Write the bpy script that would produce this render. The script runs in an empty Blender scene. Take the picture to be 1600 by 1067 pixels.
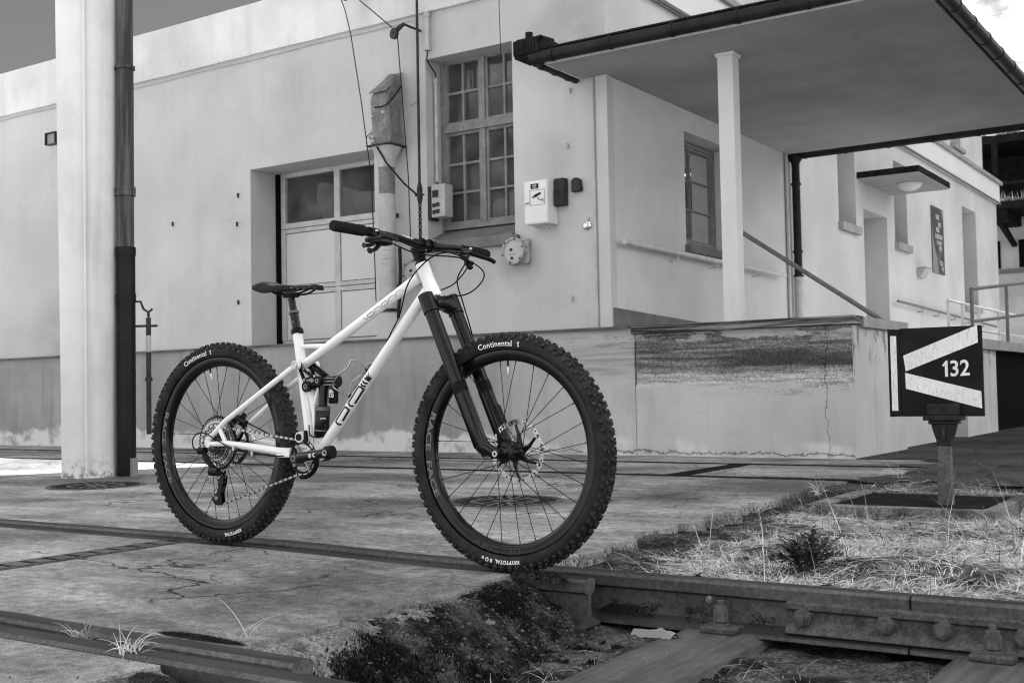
import bpy, bmesh, math, random
from mathutils import Vector, Matrix, noise as mnoise

R = math.radians
rnd = random.Random(7)
SC = bpy.context.scene
COL = SC.collection

# ------------------------------------------------------------------ camera
YAW, PITCH, ROLL = R(33.6), R(2.461), R(-1.065)
fw = Vector((-math.sin(YAW) * math.cos(PITCH), math.cos(YAW) * math.cos(PITCH), math.sin(PITCH)))
rt0 = Vector((math.cos(YAW), math.sin(YAW), 0))
up0 = rt0.cross(fw)
rt = rt0 * math.cos(ROLL) + up0 * math.sin(ROLL)
up = -rt0 * math.sin(ROLL) + up0 * math.cos(ROLL)
cam_data = bpy.data.cameras.new("camera")
cam = bpy.data.objects.new("camera", cam_data)
COL.objects.link(cam)
cam.matrix_world = Matrix(((rt.x, up.x, -fw.x, 0), (rt.y, up.y, -fw.y, 0), (rt.z, up.z, -fw.z, 0.56), (0, 0, 0, 1)))
cam_data.sensor_width = 36.0
cam_data.lens = 41.06
cam_data.clip_start = 0.05
cam_data.clip_end = 2000
cam_data.dof.use_dof = True
cam_data.dof.focus_distance = 3.95
cam_data.dof.aperture_fstop = 10.0
SC.camera = cam

# ------------------------------------------------------------------ sky, sun, exposure
SUN_EL, SUN_AZ = R(67.0), math.atan2(-0.22, 0.975)      # azimuth from +Y towards +X
world = bpy.data.worlds.new("World")
SC.world = world
world.use_nodes = True
wt = world.node_tree
wt.nodes.clear()

def wn(t, **k):
    n = wt.nodes.new(t)
    for a, b in k.items():
        setattr(n, a, b)
    return n

sky = wn("ShaderNodeTexSky", sky_type='NISHITA', sun_disc=False, sun_elevation=SUN_EL, sun_rotation=SUN_AZ)
sky.air_density, sky.dust_density, sky.ozone_density = 1.0, 1.0, 1.0
sep = wn("ShaderNodeSeparateColor")
wt.links.new(sky.outputs[0], sep.inputs[0])

def wm(op, a, b=None, clamp=False):
    n = wn("ShaderNodeMath", operation=op, use_clamp=clamp)
    for i, v in enumerate((a, b)):
        if v is None:
            continue
        if isinstance(v, (int, float)):
            n.inputs[i].default_value = v
        else:
            wt.links.new(v, n.inputs[i])
    return n.outputs[0]

# black-and-white film behind a red filter: the blue sky goes dark, the clouds stay bright
SKY_GAIN, CLOUD_GAIN, CLOUD_LO, CLOUD_HI = 0.25, 9.0, 0.42, 0.60
grey = wm('MULTIPLY', wm('ADD', wm('MULTIPLY', sep.outputs[0], 0.9), wm('MULTIPLY', sep.outputs[1], 0.1)), SKY_GAIN)
tc = wn("ShaderNodeTexCoord")
sx = wn("ShaderNodeSeparateXYZ")
wt.links.new(tc.outputs['Generated'], sx.inputs[0])
den = wm('ADD', wm('MAXIMUM', sx.outputs[2], 0.0), 0.22)
cmb = wn("ShaderNodeCombineXYZ")
wt.links.new(wm('DIVIDE', sx.outputs[0], den), cmb.inputs[0])
wt.links.new(wm('DIVIDE', sx.outputs[1], den), cmb.inputs[1])
cmb.inputs[2].default_value = 126.1
cn = wn("ShaderNodeTexNoise")
cn.inputs['Scale'].default_value = 1.35
cn.inputs['Detail'].default_value = 9
cn.inputs['Roughness'].default_value = 0.6
wt.links.new(cmb.outputs[0], cn.inputs['Vector'])
mr = wn("ShaderNodeMapRange", interpolation_type='SMOOTHSTEP')
mr.inputs[1].default_value = CLOUD_LO
mr.inputs[2].default_value = CLOUD_HI
wt.links.new(cn.outputs[0], mr.inputs[0])
cov = mr.outputs[0]
cb = wm('MULTIPLY', wm('ADD', wm('MULTIPLY', cn.outputs[0], 0.9), 0.5), CLOUD_GAIN)
tot = wm('ADD', wm('MULTIPLY', grey, wm('SUBTRACT', 1.0, cov)), wm('MULTIPLY', cb, cov))
bg = wn("ShaderNodeBackground")
bg.inputs[1].default_value = 0.10
wt.links.new(tot, bg.inputs[0])
wo = wn("ShaderNodeOutputWorld")
wt.links.new(bg.outputs[0], wo.inputs[0])

sd = bpy.data.lights.new("sun", 'SUN')
sd.energy = 4.2
sd.angle = R(0.53)
sd.color = (1, 1, 1)
sun = bpy.data.objects.new("sun", sd)
COL.objects.link(sun)
sdir = Vector((math.sin(SUN_AZ) * math.cos(SUN_EL), math.cos(SUN_AZ) * math.cos(SUN_EL), math.sin(SUN_EL)))
sun.rotation_euler = sdir.to_track_quat('Z', 'Y').to_euler()
sun.location = (0, 0, 30)

vs = SC.view_settings
vs.view_transform = 'Standard'
vs.look = 'None'
vs.exposure = 1.85
vs.gamma = 1.0
SC.render.engine = 'CYCLES'
SC.cycles.use_denoising = True
SC.cycles.filter_width = 1.1
SC.cycles.max_bounces = 7
SC.cycles.diffuse_bounces = 4
SC.cycles.transparent_max_bounces = 12

# ------------------------------------------------------------------ material language
class S:
    """a float socket with arithmetic"""
    def __init__(self, m, s): self.m, self.s = m, s
    def _o(self, op, b=None, c=None, rev=False):
        n = self.m.nt.nodes.new("ShaderNodeMath"); n.operation = op
        a = self
        if rev: a, b = b, a
        for i, v in enumerate((a, b, c)):
            if v is None: continue
            if isinstance(v, S): self.m.nt.links.new(v.s, n.inputs[i])
            else: n.inputs[i].default_value = v
        return S(self.m, n.outputs[0])
    def __add__(s, b): return s._o('ADD', b)
    __radd__ = __add__
    def __mul__(s, b): return s._o('MULTIPLY', b)
    __rmul__ = __mul__
    def __sub__(s, b): return s._o('SUBTRACT', b)
    def __rsub__(s, b): return s._o('SUBTRACT', b, rev=True)
    def abs(s): return s._o('ABSOLUTE')
    def max(s, b): return s._o('MAXIMUM', b)
    def min(s, b): return s._o('MINIMUM', b)
    def pow(s, b): return s._o('POWER', b)
    def sin(s): return s._o('SINE')
    def frac(s): return s._o('FRACT')
    def sm(s, lo, hi, a=0.0, b=1.0):
        n = s.m.nt.nodes.new("ShaderNodeMapRange"); n.interpolation_type = 'SMOOTHSTEP'
        if lo > hi: lo, hi, a, b = hi, lo, b, a
        n.inputs[1].default_value, n.inputs[2].default_value = lo, hi
        n.inputs[3].default_value, n.inputs[4].default_value = a, b
        s.m.nt.links.new(s.s, n.inputs[0])
        return S(s.m, n.outputs[0])
    def mix(s, b, f): return s + (b - s) * f if not isinstance(b, (int, float)) else s * (1 - f) + f * b

class M:
    def __init__(self, name, rough=0.8, spec=0.3, metal=0.0, coat=0.0):
        self.mat = bpy.data.materials.new(name); self.mat.use_nodes = True
        self.nt = self.mat.node_tree
        self.p = self.nt.nodes["Principled BSDF"]
        self.p.inputs['Roughness'].default_value = rough
        self.p.inputs['Specular IOR Level'].default_value = spec
        self.p.inputs['Metallic'].default_value = metal
        self.p.inputs['Coat Weight'].default_value = coat
        self._tc = None
    def tc(self):
        if not self._tc:
            self._tc = self.nt.nodes.new("ShaderNodeTexCoord")
        return self._tc.outputs['Object']
    def co(self):
        n = self.nt.nodes.new("ShaderNodeSeparateXYZ"); self.nt.links.new(self.tc(), n.inputs[0])
        return [S(self, o) for o in n.outputs]
    def vec(self, sc=(1, 1, 1), loc=(0, 0, 0)):
        n = self.nt.nodes.new("ShaderNodeMapping"); self.nt.links.new(self.tc(), n.inputs[0])
        n.inputs['Scale'].default_value = sc; n.inputs['Location'].default_value = loc
        return n.outputs[0]
    def noise(self, scale, detail=4, rough=0.55, sc=None, loc=(0, 0, 0), dist=0.0):
        n = self.nt.nodes.new("ShaderNodeTexNoise")
        self.nt.links.new(self.vec(sc or (1, 1, 1), loc), n.inputs['Vector'])
        n.inputs['Scale'].default_value = scale; n.inputs['Detail'].default_value = detail
        n.inputs['Roughness'].default_value = rough; n.inputs['Distortion'].default_value = dist
        return S(self, n.outputs[0])
    def vor(self, scale, feature='DISTANCE_TO_EDGE', sc=(1, 1, 1), wob=0.0, wscale=4):
        n = self.nt.nodes.new("ShaderNodeTexVoronoi"); n.feature = feature
        v = self.vec(sc)
        if wob:
            nn = self.nt.nodes.new("ShaderNodeTexNoise"); self.nt.links.new(v, nn.inputs['Vector'])
            nn.inputs['Scale'].default_value = wscale; nn.inputs['Detail'].default_value = 5
            mx = self.nt.nodes.new("ShaderNodeVectorMath"); mx.operation = 'MULTIPLY_ADD'
            self.nt.links.new(nn.outputs[1], mx.inputs[0]); mx.inputs[1].default_value = (wob,) * 3
            self.nt.links.new(v, mx.inputs[2]); v = mx.outputs[0]
        self.nt.links.new(v, n.inputs['Vector']); n.inputs['Scale'].default_value = scale
        return S(self, n.outputs[0])
    def col(self, v):
        if isinstance(v, S): self.nt.links.new(v.s, self.p.inputs['Base Color'])
        else: self.p.inputs['Base Color'].default_value = (v, v, v, 1)
        return self
    def rough(self, v):
        self.nt.links.new(v.s, self.p.inputs['Roughness']); return self
    def bump(self, h, strength=0.4, dist=0.01):
        n = self.nt.nodes.new("ShaderNodeBump")
        n.inputs['Strength'].default_value = strength; n.inputs['Distance'].default_value = dist
        self.nt.links.new(h.s, n.inputs['Height']); self.nt.links.new(n.outputs[0], self.p.inputs['Normal'])
        return self

MATS = {}
def simple(name, base, rough=0.7, spec=0.35, var=0.12, scale=6.0, bump=0.0, bscale=80, metal=0.0, coat=0.0, speck=0.0):
    m = M(name, rough, spec, metal, coat)
    a = m.noise(scale, 5, 0.6)
    c = a.sm(0.3, 0.7, base * (1 - var), base * (1 + var))
    if speck:
        c = c * m.noise(bscale, 2, 0.5).sm(0.3, 0.62, 1 - speck, 1.0)
    m.col(c)
    if bump: m.bump(m.noise(bscale, 3, 0.6), bump, 0.004)
    MATS[name] = m.mat
    return m.mat

# plaster of the walls: pale, faintly blotched, with thin run-off streaks
def plaster(name, base, streak=0.06, blotch=0.10, chips=0.0, dark_spots=()):
    m = M(name, 0.88, 0.2)
    x, y, z = m.co()
    c = m.noise(.35, 4, .55, loc=(5, 2, 1)).sm(.35, .65, 1 - blotch * .5, 1.03) * m.noise(0.9, 6, 0.6).sm(0.3, 0.7, base * (1 - blotch * .8), base * (1 + blotch * .5)) * m.vor(.55, wob=.6, wscale=3).sm(.0005, .004, .93, 1)
    c = c * m.noise(14, 6, .7, loc=(3, 1, 4)).sm(.68, .74, 1, .88)
    st = m.noise(9.0, 3, 0.5, sc=(1, 1, 0.06)).sm(0.45, 0.72, 1.0, 1 - streak)
    fine = m.noise(45, 3, 0.6).sm(0.25, 0.75, 0.97, 1.03)
    c = c * st * fine
    for (gx, gz, gr, ga) in dark_spots:  # softly darker round patches at set points on the wall
        dd = ((x - gx) * (1 / gr)).pow(2) + ((z - gz) * (1 / gr)).pow(2)
        c = c * (1 - dd.sm(1.0, 0.0, 0, ga) * m.noise(3, 5, .6).sm(.3, .65, .3, 1))
    if chips:
        c = c * m.noise(7, 6, 0.65).sm(0.66, 0.72, 1.0, 1 - chips)
    m.col(c); m.bump(m.noise(60, 4, 0.65) + m.noise(4, 4, .5) * 2, 0.14, 0.008)
    MATS[name] = m.mat

plaster('plaster', 0.47, 0.04, 0.13, 0, ((-5.45, 2.60, .36, .16), (-5.22, 3.78, .5, .26), (-5.78, 1.72, .3, .25), (-6.3, 1.72, .5, .16), (-7.1, 3.3, .5, .2), (-12.5, 1.3, .8, .2), (-9.0, 4.2, 1.2, .14)))
plaster('plaster_side', 0.56, 0.02, .14)
plaster('parapet', 0.62, 0.08, 0.2, 0.22)
plaster('white_trim', 0.70, 0.02, 0.05)
plaster('post_paint', 0.60, 0.03, 0.08)

# plinth: grey render, damp runs, salt bloom along the foot
m = M('plinth', 0.9, 0.2); x, y, z = m.co()
c = m.noise(1.3, 6, 0.6).sm(0.3, 0.7, 0.23, 0.33)
c = c * m.noise(6, 4, 0.6, sc=(1, 1, 0.10)).sm(0.5, 0.75, 1.0, 0.74)
edge = z + m.noise(3.2, 6, 0.65) * 0.34 + m.noise(1.1, 3, 0.5) * 0.22
salt = edge.sm(0.48, 0.43) * m.noise(5, 5, 0.6).sm(0.30, 0.52)
c = c.mix(0.66, salt * 0.85)
joint = ((x * 0.53).frac() - 0.5).abs().sm(0.0, 0.004, 0.75, 1.0)
m.col(c * joint * m.noise(70, 3, 0.6).sm(0.2, 0.8, 0.93, 1.06)); m.bump(m.noise(40, 5, 0.65), 0.18, 0.006)
MATS['plinth'] = m.mat

# the worn front of the loading platform
m = M('platform_front', 0.9, 0.2); x, y, z = m.co()
wz = z + (m.noise(3.0, 5, 0.6) - 0.5) * 0.10
layer = m.noise(5.0, 6, 0.68, sc=(0.35, 1, 9.0))
low = x.sm(-6.3, -4.7, .70, 1.0) * m.noise(1.6, 5, 0.6).sm(0.3, 0.7, 0.42, 0.50) * m.noise(7, 4, 0.6, sc=(1, 1, .12)).sm(0.5, .75, 1.0, .86)
dark = layer.sm(0.32, 0.72, 0.06, 0.26) * m.noise(60, 4, .7).sm(.2, .8, .6, 1.4)
mid = layer.sm(0.35, 0.62, 0.24, 0.46)
spk = m.noise(55, 5, .75).sm(.3, .7, .45, 1.5)
xr = (x + (m.noise(4, 4, .6) - .5) * .08).sm(-4.66, -4.60)
rough = (m.noise(4, 6, .7, sc=(.6, 1, 4)).sm(.35, .6) * wz.sm(.47, .53) * x.sm(-4.4, -3.5))
c = low.mix(mid * spk, (rough.max(wz.sm(.58, .62) * .9) * xr))
c = c.mix(dark * spk, wz.sm(.66, .70) * xr * m.noise(2.0, 5, .6, sc=(.5, 1, 3), loc=(1, 0, 6)).sm(.25, .45, .75, 1))
c = c.mix(.055 * spk, wz.sm(.70, .74) * wz.sm(.88, .83) * xr * m.noise(1.3, 5, .6, sc=(.5, 1, 3)).sm(.36, .56))
bandL = wz.sm(0.62, 0.74) * x.sm(-4.60, -4.66) * x.sm(-5.9, -4.9)
c = c.mix(mid * 0.8, bandL * 0.85)
flake = m.noise(3.2, 7, 0.65, sc=(0.5, 1, 1.6), loc=(3, 0, 1)).sm(0.55, 0.57) * wz.sm(0.90, 0.97)
c = c.mix(0.40, flake * 0.8)
salt = (z + m.noise(4, 6, .65) * .3).sm(0.30, 0.24) * m.noise(3, 4, .6).sm(.4, .55)
c = c.mix(0.62, salt * .8)
wob = (m.noise(5.0, 5, 0.6, loc=(9, 0, 2)) - 0.5) * 0.16
ck = (x - (-2.98) + wob * 1.3).abs().sm(0.001, 0.006) * ((x + 4.63 + wob * .15).abs().sm(0.001, 0.006))
foot = (z - 0.030 + (m.noise(6, 6, .7) - .5) * .16).abs().sm(0.002, 0.010)
m.col(c * ck.sm(0, 1, .42, 1) * foot.sm(0, 1, .35, 1) * m.noise(90, 3, .6).sm(.2, .8, .9, 1.08))
m.bump(m.noise(14, 7, .7, sc=(.8, 1, 1.2)) + ck * 1.5, 0.3, 0.015)
MATS['platform_front'] = m.mat

# side of the platform: pale, peeling near the coping
m = M('platform_side', 0.9, 0.2); x, y, z = m.co()
c = m.noise(1.5, 5, .6).sm(.3, .7, .44, .54)
peel = m.noise(8, 6, .65, sc=(1, 1, .5)).sm(.53, .56) * z.sm(.62, .95)
c = c.mix(.20, peel)
m.col(c * m.noise(6, 4, .6, sc=(1, 1, .08)).sm(.5, .75, 1, .85)); m.bump(m.noise(40, 5, .65), .25, .008)
MATS['platform_side'] = m.mat

# coping: dark weathered edge with pale rubbed stripe
m = M('coping', 0.8, 0.3); x, y, z = m.co()
c = m.noise(5, 6, .65, sc=(.25, 1, 9)).sm(.42, .60, .018, .24)
m.col(c); m.bump(m.noise(30, 5, .6, sc=(.3, 1, 2)), .3, .006)
MATS['coping'] = m.mat
simple('coping_pale', 0.30, .85, .2, .15, 4, .15, 60)
simple('ledge', 0.10, .85, .2, .4, 5)

# old concrete of the yard: polished, stained, cracked
m = M('concrete', 0.9, 0.08); x, y, z = m.co()
c = m.noise(0.75, 7, .65, loc=(2, 5, 0)).sm(.34, .66, .12, .35)
c = c * m.noise(3.0, 8, .7, sc=(.45, 1.3, 1)).sm(.28, .72, .62, 1.30)
c = c * m.noise(22, 9, .82).sm(.30, .70, .55, 1.45) * m.noise(230, 3, .7).sm(.28, .72, .50, 1.50)
scuff = m.noise(7, 7, .72, sc=(.22, 2.4, 1), dist=.4).sm(.60, .70) * m.noise(1.2, 3, .5).sm(.45, .6)
c = c.mix(.42, scuff * .6)
cr = m.vor(0.9, wob=.75, wscale=2.5, sc=(.8, 1.3, 1)).sm(0.002, 0.012)
cr2 = m.vor(2.6, wob=.30, wscale=5).sm(0.002, 0.016)
gate = m.noise(.9, 3, .5, loc=(7, 1, 0)).sm(.44, .52)
cm = (cr.sm(0, 1, .0, 1)).max(1 - gate)
cm2 = cr2.max(1 - m.noise(.9, 2, .5, loc=(1, 8, 0)).sm(.52, .60))
pit = m.noise(38, 5, .7).sm(.62, .70, 1, .5)
m.col(c * cm.sm(0, 1, .25, 1) * cm2.sm(0, 1, .40, 1) * pit)
m.bump(m.noise(26, 8, .75) * .6 + m.noise(150, 4, .7) * .4 + cm * .5 + cm2 * .3, .55, .014)
MATS['concrete'] = m.mat

simple('rail_dirt', 0.014, .95, .03, .5, 12, .6, 60)
m = M('asphalt', .95, .05)
m.col(m.noise(1.1, 6, .62).sm(.3, .7, .035, .085) * m.noise(120, 3, .6).sm(.2, .8, .6, 1.4) * m.vor(.7, wob=.4).sm(.003, .015, .5, 1))
m.bump(m.noise(90, 5, .7), .5, .01); MATS['asphalt'] = m.mat
simple('far_ground', 0.36, .9, .2, .2, .4)

# rusted rail steel
m = M('rail_steel', .75, .2)
c = m.noise(4, 6, .65, sc=(.4, 1, 1)).sm(.3, .7, .062, .115) * m.noise(60, 6, .75).sm(.3, .7, .60, 1.40)
c = c.mix(.17, m.noise(24, 6, .7).sm(.66, .74) * .6)
m.col(c); m.bump(m.noise(120, 5, .7), .22, .003); m.rough(m.noise(9, 4, .6).sm(.3, .7, .62, .9))
MATS['rail_steel'] = m.mat
m = M('rail_head', .8, .12)
m.col(m.noise(6, 5, .6, sc=(.25, 1, 1)).sm(.3, .7, .022, .05) * m.noise(180, 3, .6).sm(.2, .8, .8, 1.2))
m.bump(m.noise(60, 4, .6, sc=(.3, 1, 1)), .12, .003); MATS['rail_head'] = m.mat
m = M('rust_rough', .9, .1)
m.col(m.noise(30, 6, .7).sm(.3, .7, .055, .115) * m.noise(160, 3, .6).sm(.2, .8, .6, 1.4))
m.bump(m.noise(90, 6, .75), .5, .004); MATS['rust_rough'] = m.mat
simple('bolt_steel', 0.10, .7, .15, .3, 60, .2, 160)
m = M('sleeper_wood', .95, .05)
m.col(m.noise(8, 7, .7, sc=(6, .5, 3)).sm(.25, .75, .06, .12) * m.noise(3, 4, .6).sm(.3, .7, .75, 1.2))
m.bump(m.noise(10, 7, .7, sc=(8, .4, 5)), .5, .01); MATS['sleeper_wood'] = m.mat

m = M('soil', .97, .05)
m.col(m.noise(7, 7, .7).sm(.34, .66, .012, .13) * m.noise(90, 4, .7).sm(.28, .72, .3, 1.9))
m.bump(m.noise(45, 7, .75), .9, .02); MATS['soil'] = m.mat
m = M('moss_bank', .97, .05)
c = m.noise(9, 7, .7).sm(.36, .66, .007, .085) * m.noise(110, 5, .75).sm(.28, .72, .25, 2.2)
c = c.mix(.22, m.noise(60, 4, .7).sm(.68, .74) * .7)
m.col(c); m.bump(m.noise(70, 7, .8), 1.0, .02); MATS['moss_bank'] = m.mat
m = M('broken_edge', .95, .05)
c = m.noise(6, 7, .7).sm(.32, .62, .06, .24) * m.noise(110, 4, .75).sm(.28, .72, .35, 1.9)
m.col(c.mix(.5, m.noise(9, 6, .65, loc=(4, 4, 0)).sm(.62, .68) * .6)); m.bump(m.noise(60, 7, .75), .8, .02); MATS['broken_edge'] = m.mat
m = M('moss_cushion', .97, .05)
m.col(m.noise(150, 5, .75).sm(.35, .68, .008, .09)); m.bump(m.noise(120, 5, .7), .8, .008); MATS['moss_cushion'] = m.mat
simple('moss', 0.014, .95, .05, .5, 30)
simple('moss_tip', 0.06, .95, .05, .5, 30)
simple('pebble', 0.15, .8, .3, .5, 9, .4, 60)
simple('grass_dry', 0.62, .75, .25, .35, 14)
simple('grass_mid', 0.30, .8, .25, .35, 14)
simple('grass_dark', 0.06, .8, .25, .35, 14)
simple('leaf', 0.055, .6, .4, .35, 25)

# metals, paints
simple('gutter', 0.016, .45, .12, .35, 9, .1, 60)
simple('roof_tile', 0.014, .75, .06, .5, 14, .5, 50)
m = M('soffit', .9, .2); x, y, z = m.co()
jn = ((x * .8).frac() - .5).abs().sm(0, .004, .86, 1) * ((y * .4).frac() - .5).abs().sm(0, .002, .9, 1)
m.col(m.noise(1.2, 6, .6).sm(.3, .7, .31, .39) * jn * m.noise(5, 6, .7).sm(.62, .72, 1, .8) * m.noise(9, 5, .65, sc=(.3, 2, 1)).sm(.64, .70, 1, .84)); MATS['soffit'] = m.mat
simple('frame_wood', 0.19, .75, .3, .2, 12)
simple('frame_light', 0.42, .6, .3, .12, 8)
simple('door_panel', 0.50, .5, .4, .05, 2)
simple('dark', 0.005, .8, .03, .2, 8)
simple('interior', 0.14, .9, .1, .3, 2)
simple('curtain', 0.17, .9, .1, .3, 3)
simple('sill', 0.14, .85, .2, .18, 5, .2, 50)
simple('box_white', 0.66, .45, .4, .05, 5)
simple('box_grey', 0.38, .5, .4, .10, 9)
simple('box_dark', 0.03, .5, .14, .15, 9)
simple('meter_paint', 0.34, .5, .4, .25, 14, speck=.3, bscale=40)
simple('print_black', 0.006, .5, .1, .1, 9)
simple('print_grey', 0.16, .5, .3, .1, 9)
simple('print_white', 0.72, .5, .3, .05, 9)
simple('iron', 0.03, .6, .14, .4, 20, .3, 90)
simple('wire', 0.014, .6, .1, .2, 9)
simple('conduit', 0.42, .6, .3, .12, 9)
simple('duct_dark', 0.16, .6, .35, .25, 8, speck=.3, bscale=30)
simple('handrail', 0.5, .5, .3, .12, 8)
simple('handrail_dark', 0.14, .5, .4, .3, 20)
simple('chrome', 0.75, .18, .5, .05, 9, metal=1.0)
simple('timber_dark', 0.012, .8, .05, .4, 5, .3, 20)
simple('far_wall', 0.42, .9, .2, .18, 1.2)
simple('roof_moss', 0.42, .95, .1, .5, 8, .9, 25)
simple('poster', 0.08, .6, .1, .08, 3)
simple('poster_pale', 0.22, .6, .3, .08, 3)
simple('sign_bracket', 0.02, .5, .14, .3, 20, .2, 90)

m = M('duct_light', .7, .3); x, y, z = m.co()
sc_ = m.noise(9, 4, .7, sc=(.5, .5, 5)).sm(.60, .66) * m.noise(3, 3, .5, sc=(1, 1, .5)).sm(.42, .55)
m.col((m.noise(4, 5, .6).sm(.3, .7, .33, .45) * m.noise(30, 5, .7).sm(.68, .74, 1, .4)).mix(.06, sc_ * .8)); MATS['duct_light'] = m.mat

m = M('column_paint', .7, .3); x, y, z = m.co()
c = m.noise(2, 5, .6).sm(.3, .7, .54, .66) * m.noise(7, 4, .6, sc=(1, 1, .06)).sm(.5, .75, 1, .84)
dark_spots = (z + m.noise(9, 6, .7) * .25).sm(.32, .10) * m.noise(22, 6, .75).sm(.46, .58)  # patchy dirt around the foot
c = c.mix(.08, dark_spots * .85) * m.noise(18, 6, .7, sc=(1, 1, .4)).sm(.69, .73, 1, .35)
m.col(c); m.bump(m.noise(25, 5, .6), .15, .008); MATS['column_paint'] = m.mat
m = M('downpipe_rust', .6, .4)
m.col(m.noise(8, 7, .7, sc=(2, 2, .12)).sm(.36, .72, .010, .12)); MATS['downpipe_rust'] = m.mat
m = M('downpipe_black', .4, .16)
m.col(m.noise(3, 4, .6).sm(.3, .7, .005, .012).mix(.55, m.noise(26, 5, .7, sc=(1, 1, .6)).sm(.685, .71))); MATS['downpipe_black'] = m.mat

# sign enamel: crazed white and worn black
m = M('sign_white', .5, .4)
m.col(.74 * m.vor(34, wob=.06, wscale=20, sc=(1.3, 1, .5)).sm(.004, .030, .55, 1) * m.noise(5, 4, .6).sm(.3, .7, .9, 1.05)); MATS['sign_white'] = m.mat
m = M('sign_black', .5, .14)
m.col(m.noise(4, 5, .6).sm(.3, .7, .003, .012).mix(.35, (m.noise(40, 6, .75).sm(.66, .72) * m.noise(5, 3, .5).sm(.5, .62)).max(m.noise(30, 5, .7, sc=(1, 1, .15)).sm(.70, .74) * .35))); MATS['sign_black'] = m.mat

# bicycle
simple('frame_paint', 0.78, .26, .5, .03, 3, coat=.6)
simple('black_gloss', 0.006, .22, .26, .1, 9)
simple('black_matte', 0.006, .5, .09, .2, 20)
simple('black_anod', 0.005, .34, .13, .2, 20)
simple('rim_black', 0.004, .20, .28, .2, 20)
simple('grip_rubber', 0.014, .8, .06, .2, 60, .5, 300)
simple('saddle_skin', 0.006, .42, .14, .15, 30, .2, 250)
m = M('tyre_rubber', .62, .07)
m.col(m.noise(12, 6, .7).sm(.3, .7, .013, .036).mix(.10, m.noise(30, 6, .7).sm(.62, .74) * .4)); m.bump(m.noise(200, 4, .6), .15, .002); MATS['tyre_rubber'] = m.mat
m = M('tread_rubber', .62, .09)
m.col(m.noise(60, 5, .7).sm(.3, .7, .008, .060)); MATS['tread_rubber'] = m.mat
simple('steel_bright', 0.42, .30, .5, .1, 40, metal=.9)
simple('steel_dark', 0.16, .35, .5, .2, 40, metal=.8)
simple('alloy_polish', 0.35, .22, .5, .1, 30, metal=.9)
simple('decal_black', 0.012, .4, .4, .05, 9)
simple('decal_grey', 0.14, .4, .4, .05, 9)
simple('decal_faint', 0.045, .4, .3, .05, 9)
simple('decal_white', 0.80, .5, .3, .03, 9)

# window glass: mostly see-through, mirroring the yard a little
def glass(name, tint, gl):
    mm = bpy.data.materials.new(name); mm.use_nodes = True
    nt = mm.node_tree; nt.nodes.clear()
    o = nt.nodes.new("ShaderNodeOutputMaterial"); mx = nt.nodes.new("ShaderNodeMixShader")
    t = nt.nodes.new("ShaderNodeBsdfTransparent"); g = nt.nodes.new("ShaderNodeBsdfGlossy")
    t.inputs[0].default_value = (tint, tint, tint, 1); g.inputs[0].default_value = (.8, .8, .8, 1); g.inputs[1].default_value = .04
    lw = nt.nodes.new("ShaderNodeLayerWeight"); lw.inputs[0].default_value = gl * .6
    ad_ = nt.nodes.new('ShaderNodeMath'); ad_.inputs[1].default_value = .04; nt.links.new(lw.outputs[0], ad_.inputs[0]); nt.links.new(ad_.outputs[0], mx.inputs[0]); nt.links.new(t.outputs[0], mx.inputs[1]); nt.links.new(g.outputs[0], mx.inputs[2])
    df = nt.nodes.new('ShaderNodeBsdfDiffuse'); df.inputs[0].default_value = (.42, .42, .42, 1); m2 = nt.nodes.new('ShaderNodeMixShader'); dn = nt.nodes.new('ShaderNodeTexNoise'); dn.inputs['Scale'].default_value = 5; dn.inputs['Detail'].default_value = 6
    dm_ = nt.nodes.new('ShaderNodeMapRange'); dm_.inputs[1].default_value, dm_.inputs[2].default_value, dm_.inputs[3].default_value, dm_.inputs[4].default_value = .3, .7, .04, .20
    dt_ = nt.nodes.new('ShaderNodeTexCoord'); nt.links.new(dt_.outputs['Object'], dn.inputs['Vector']); nt.links.new(dn.outputs[0], dm_.inputs[0]); nt.links.new(dm_.outputs[0], m2.inputs[0]); nt.links.new(mx.outputs[0], m2.inputs[1]); nt.links.new(df.outputs[0], m2.inputs[2])
    nt.links.new(m2.outputs[0], o.inputs[0]); MATS[name] = mm
glass('glass', .75, .18)

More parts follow.
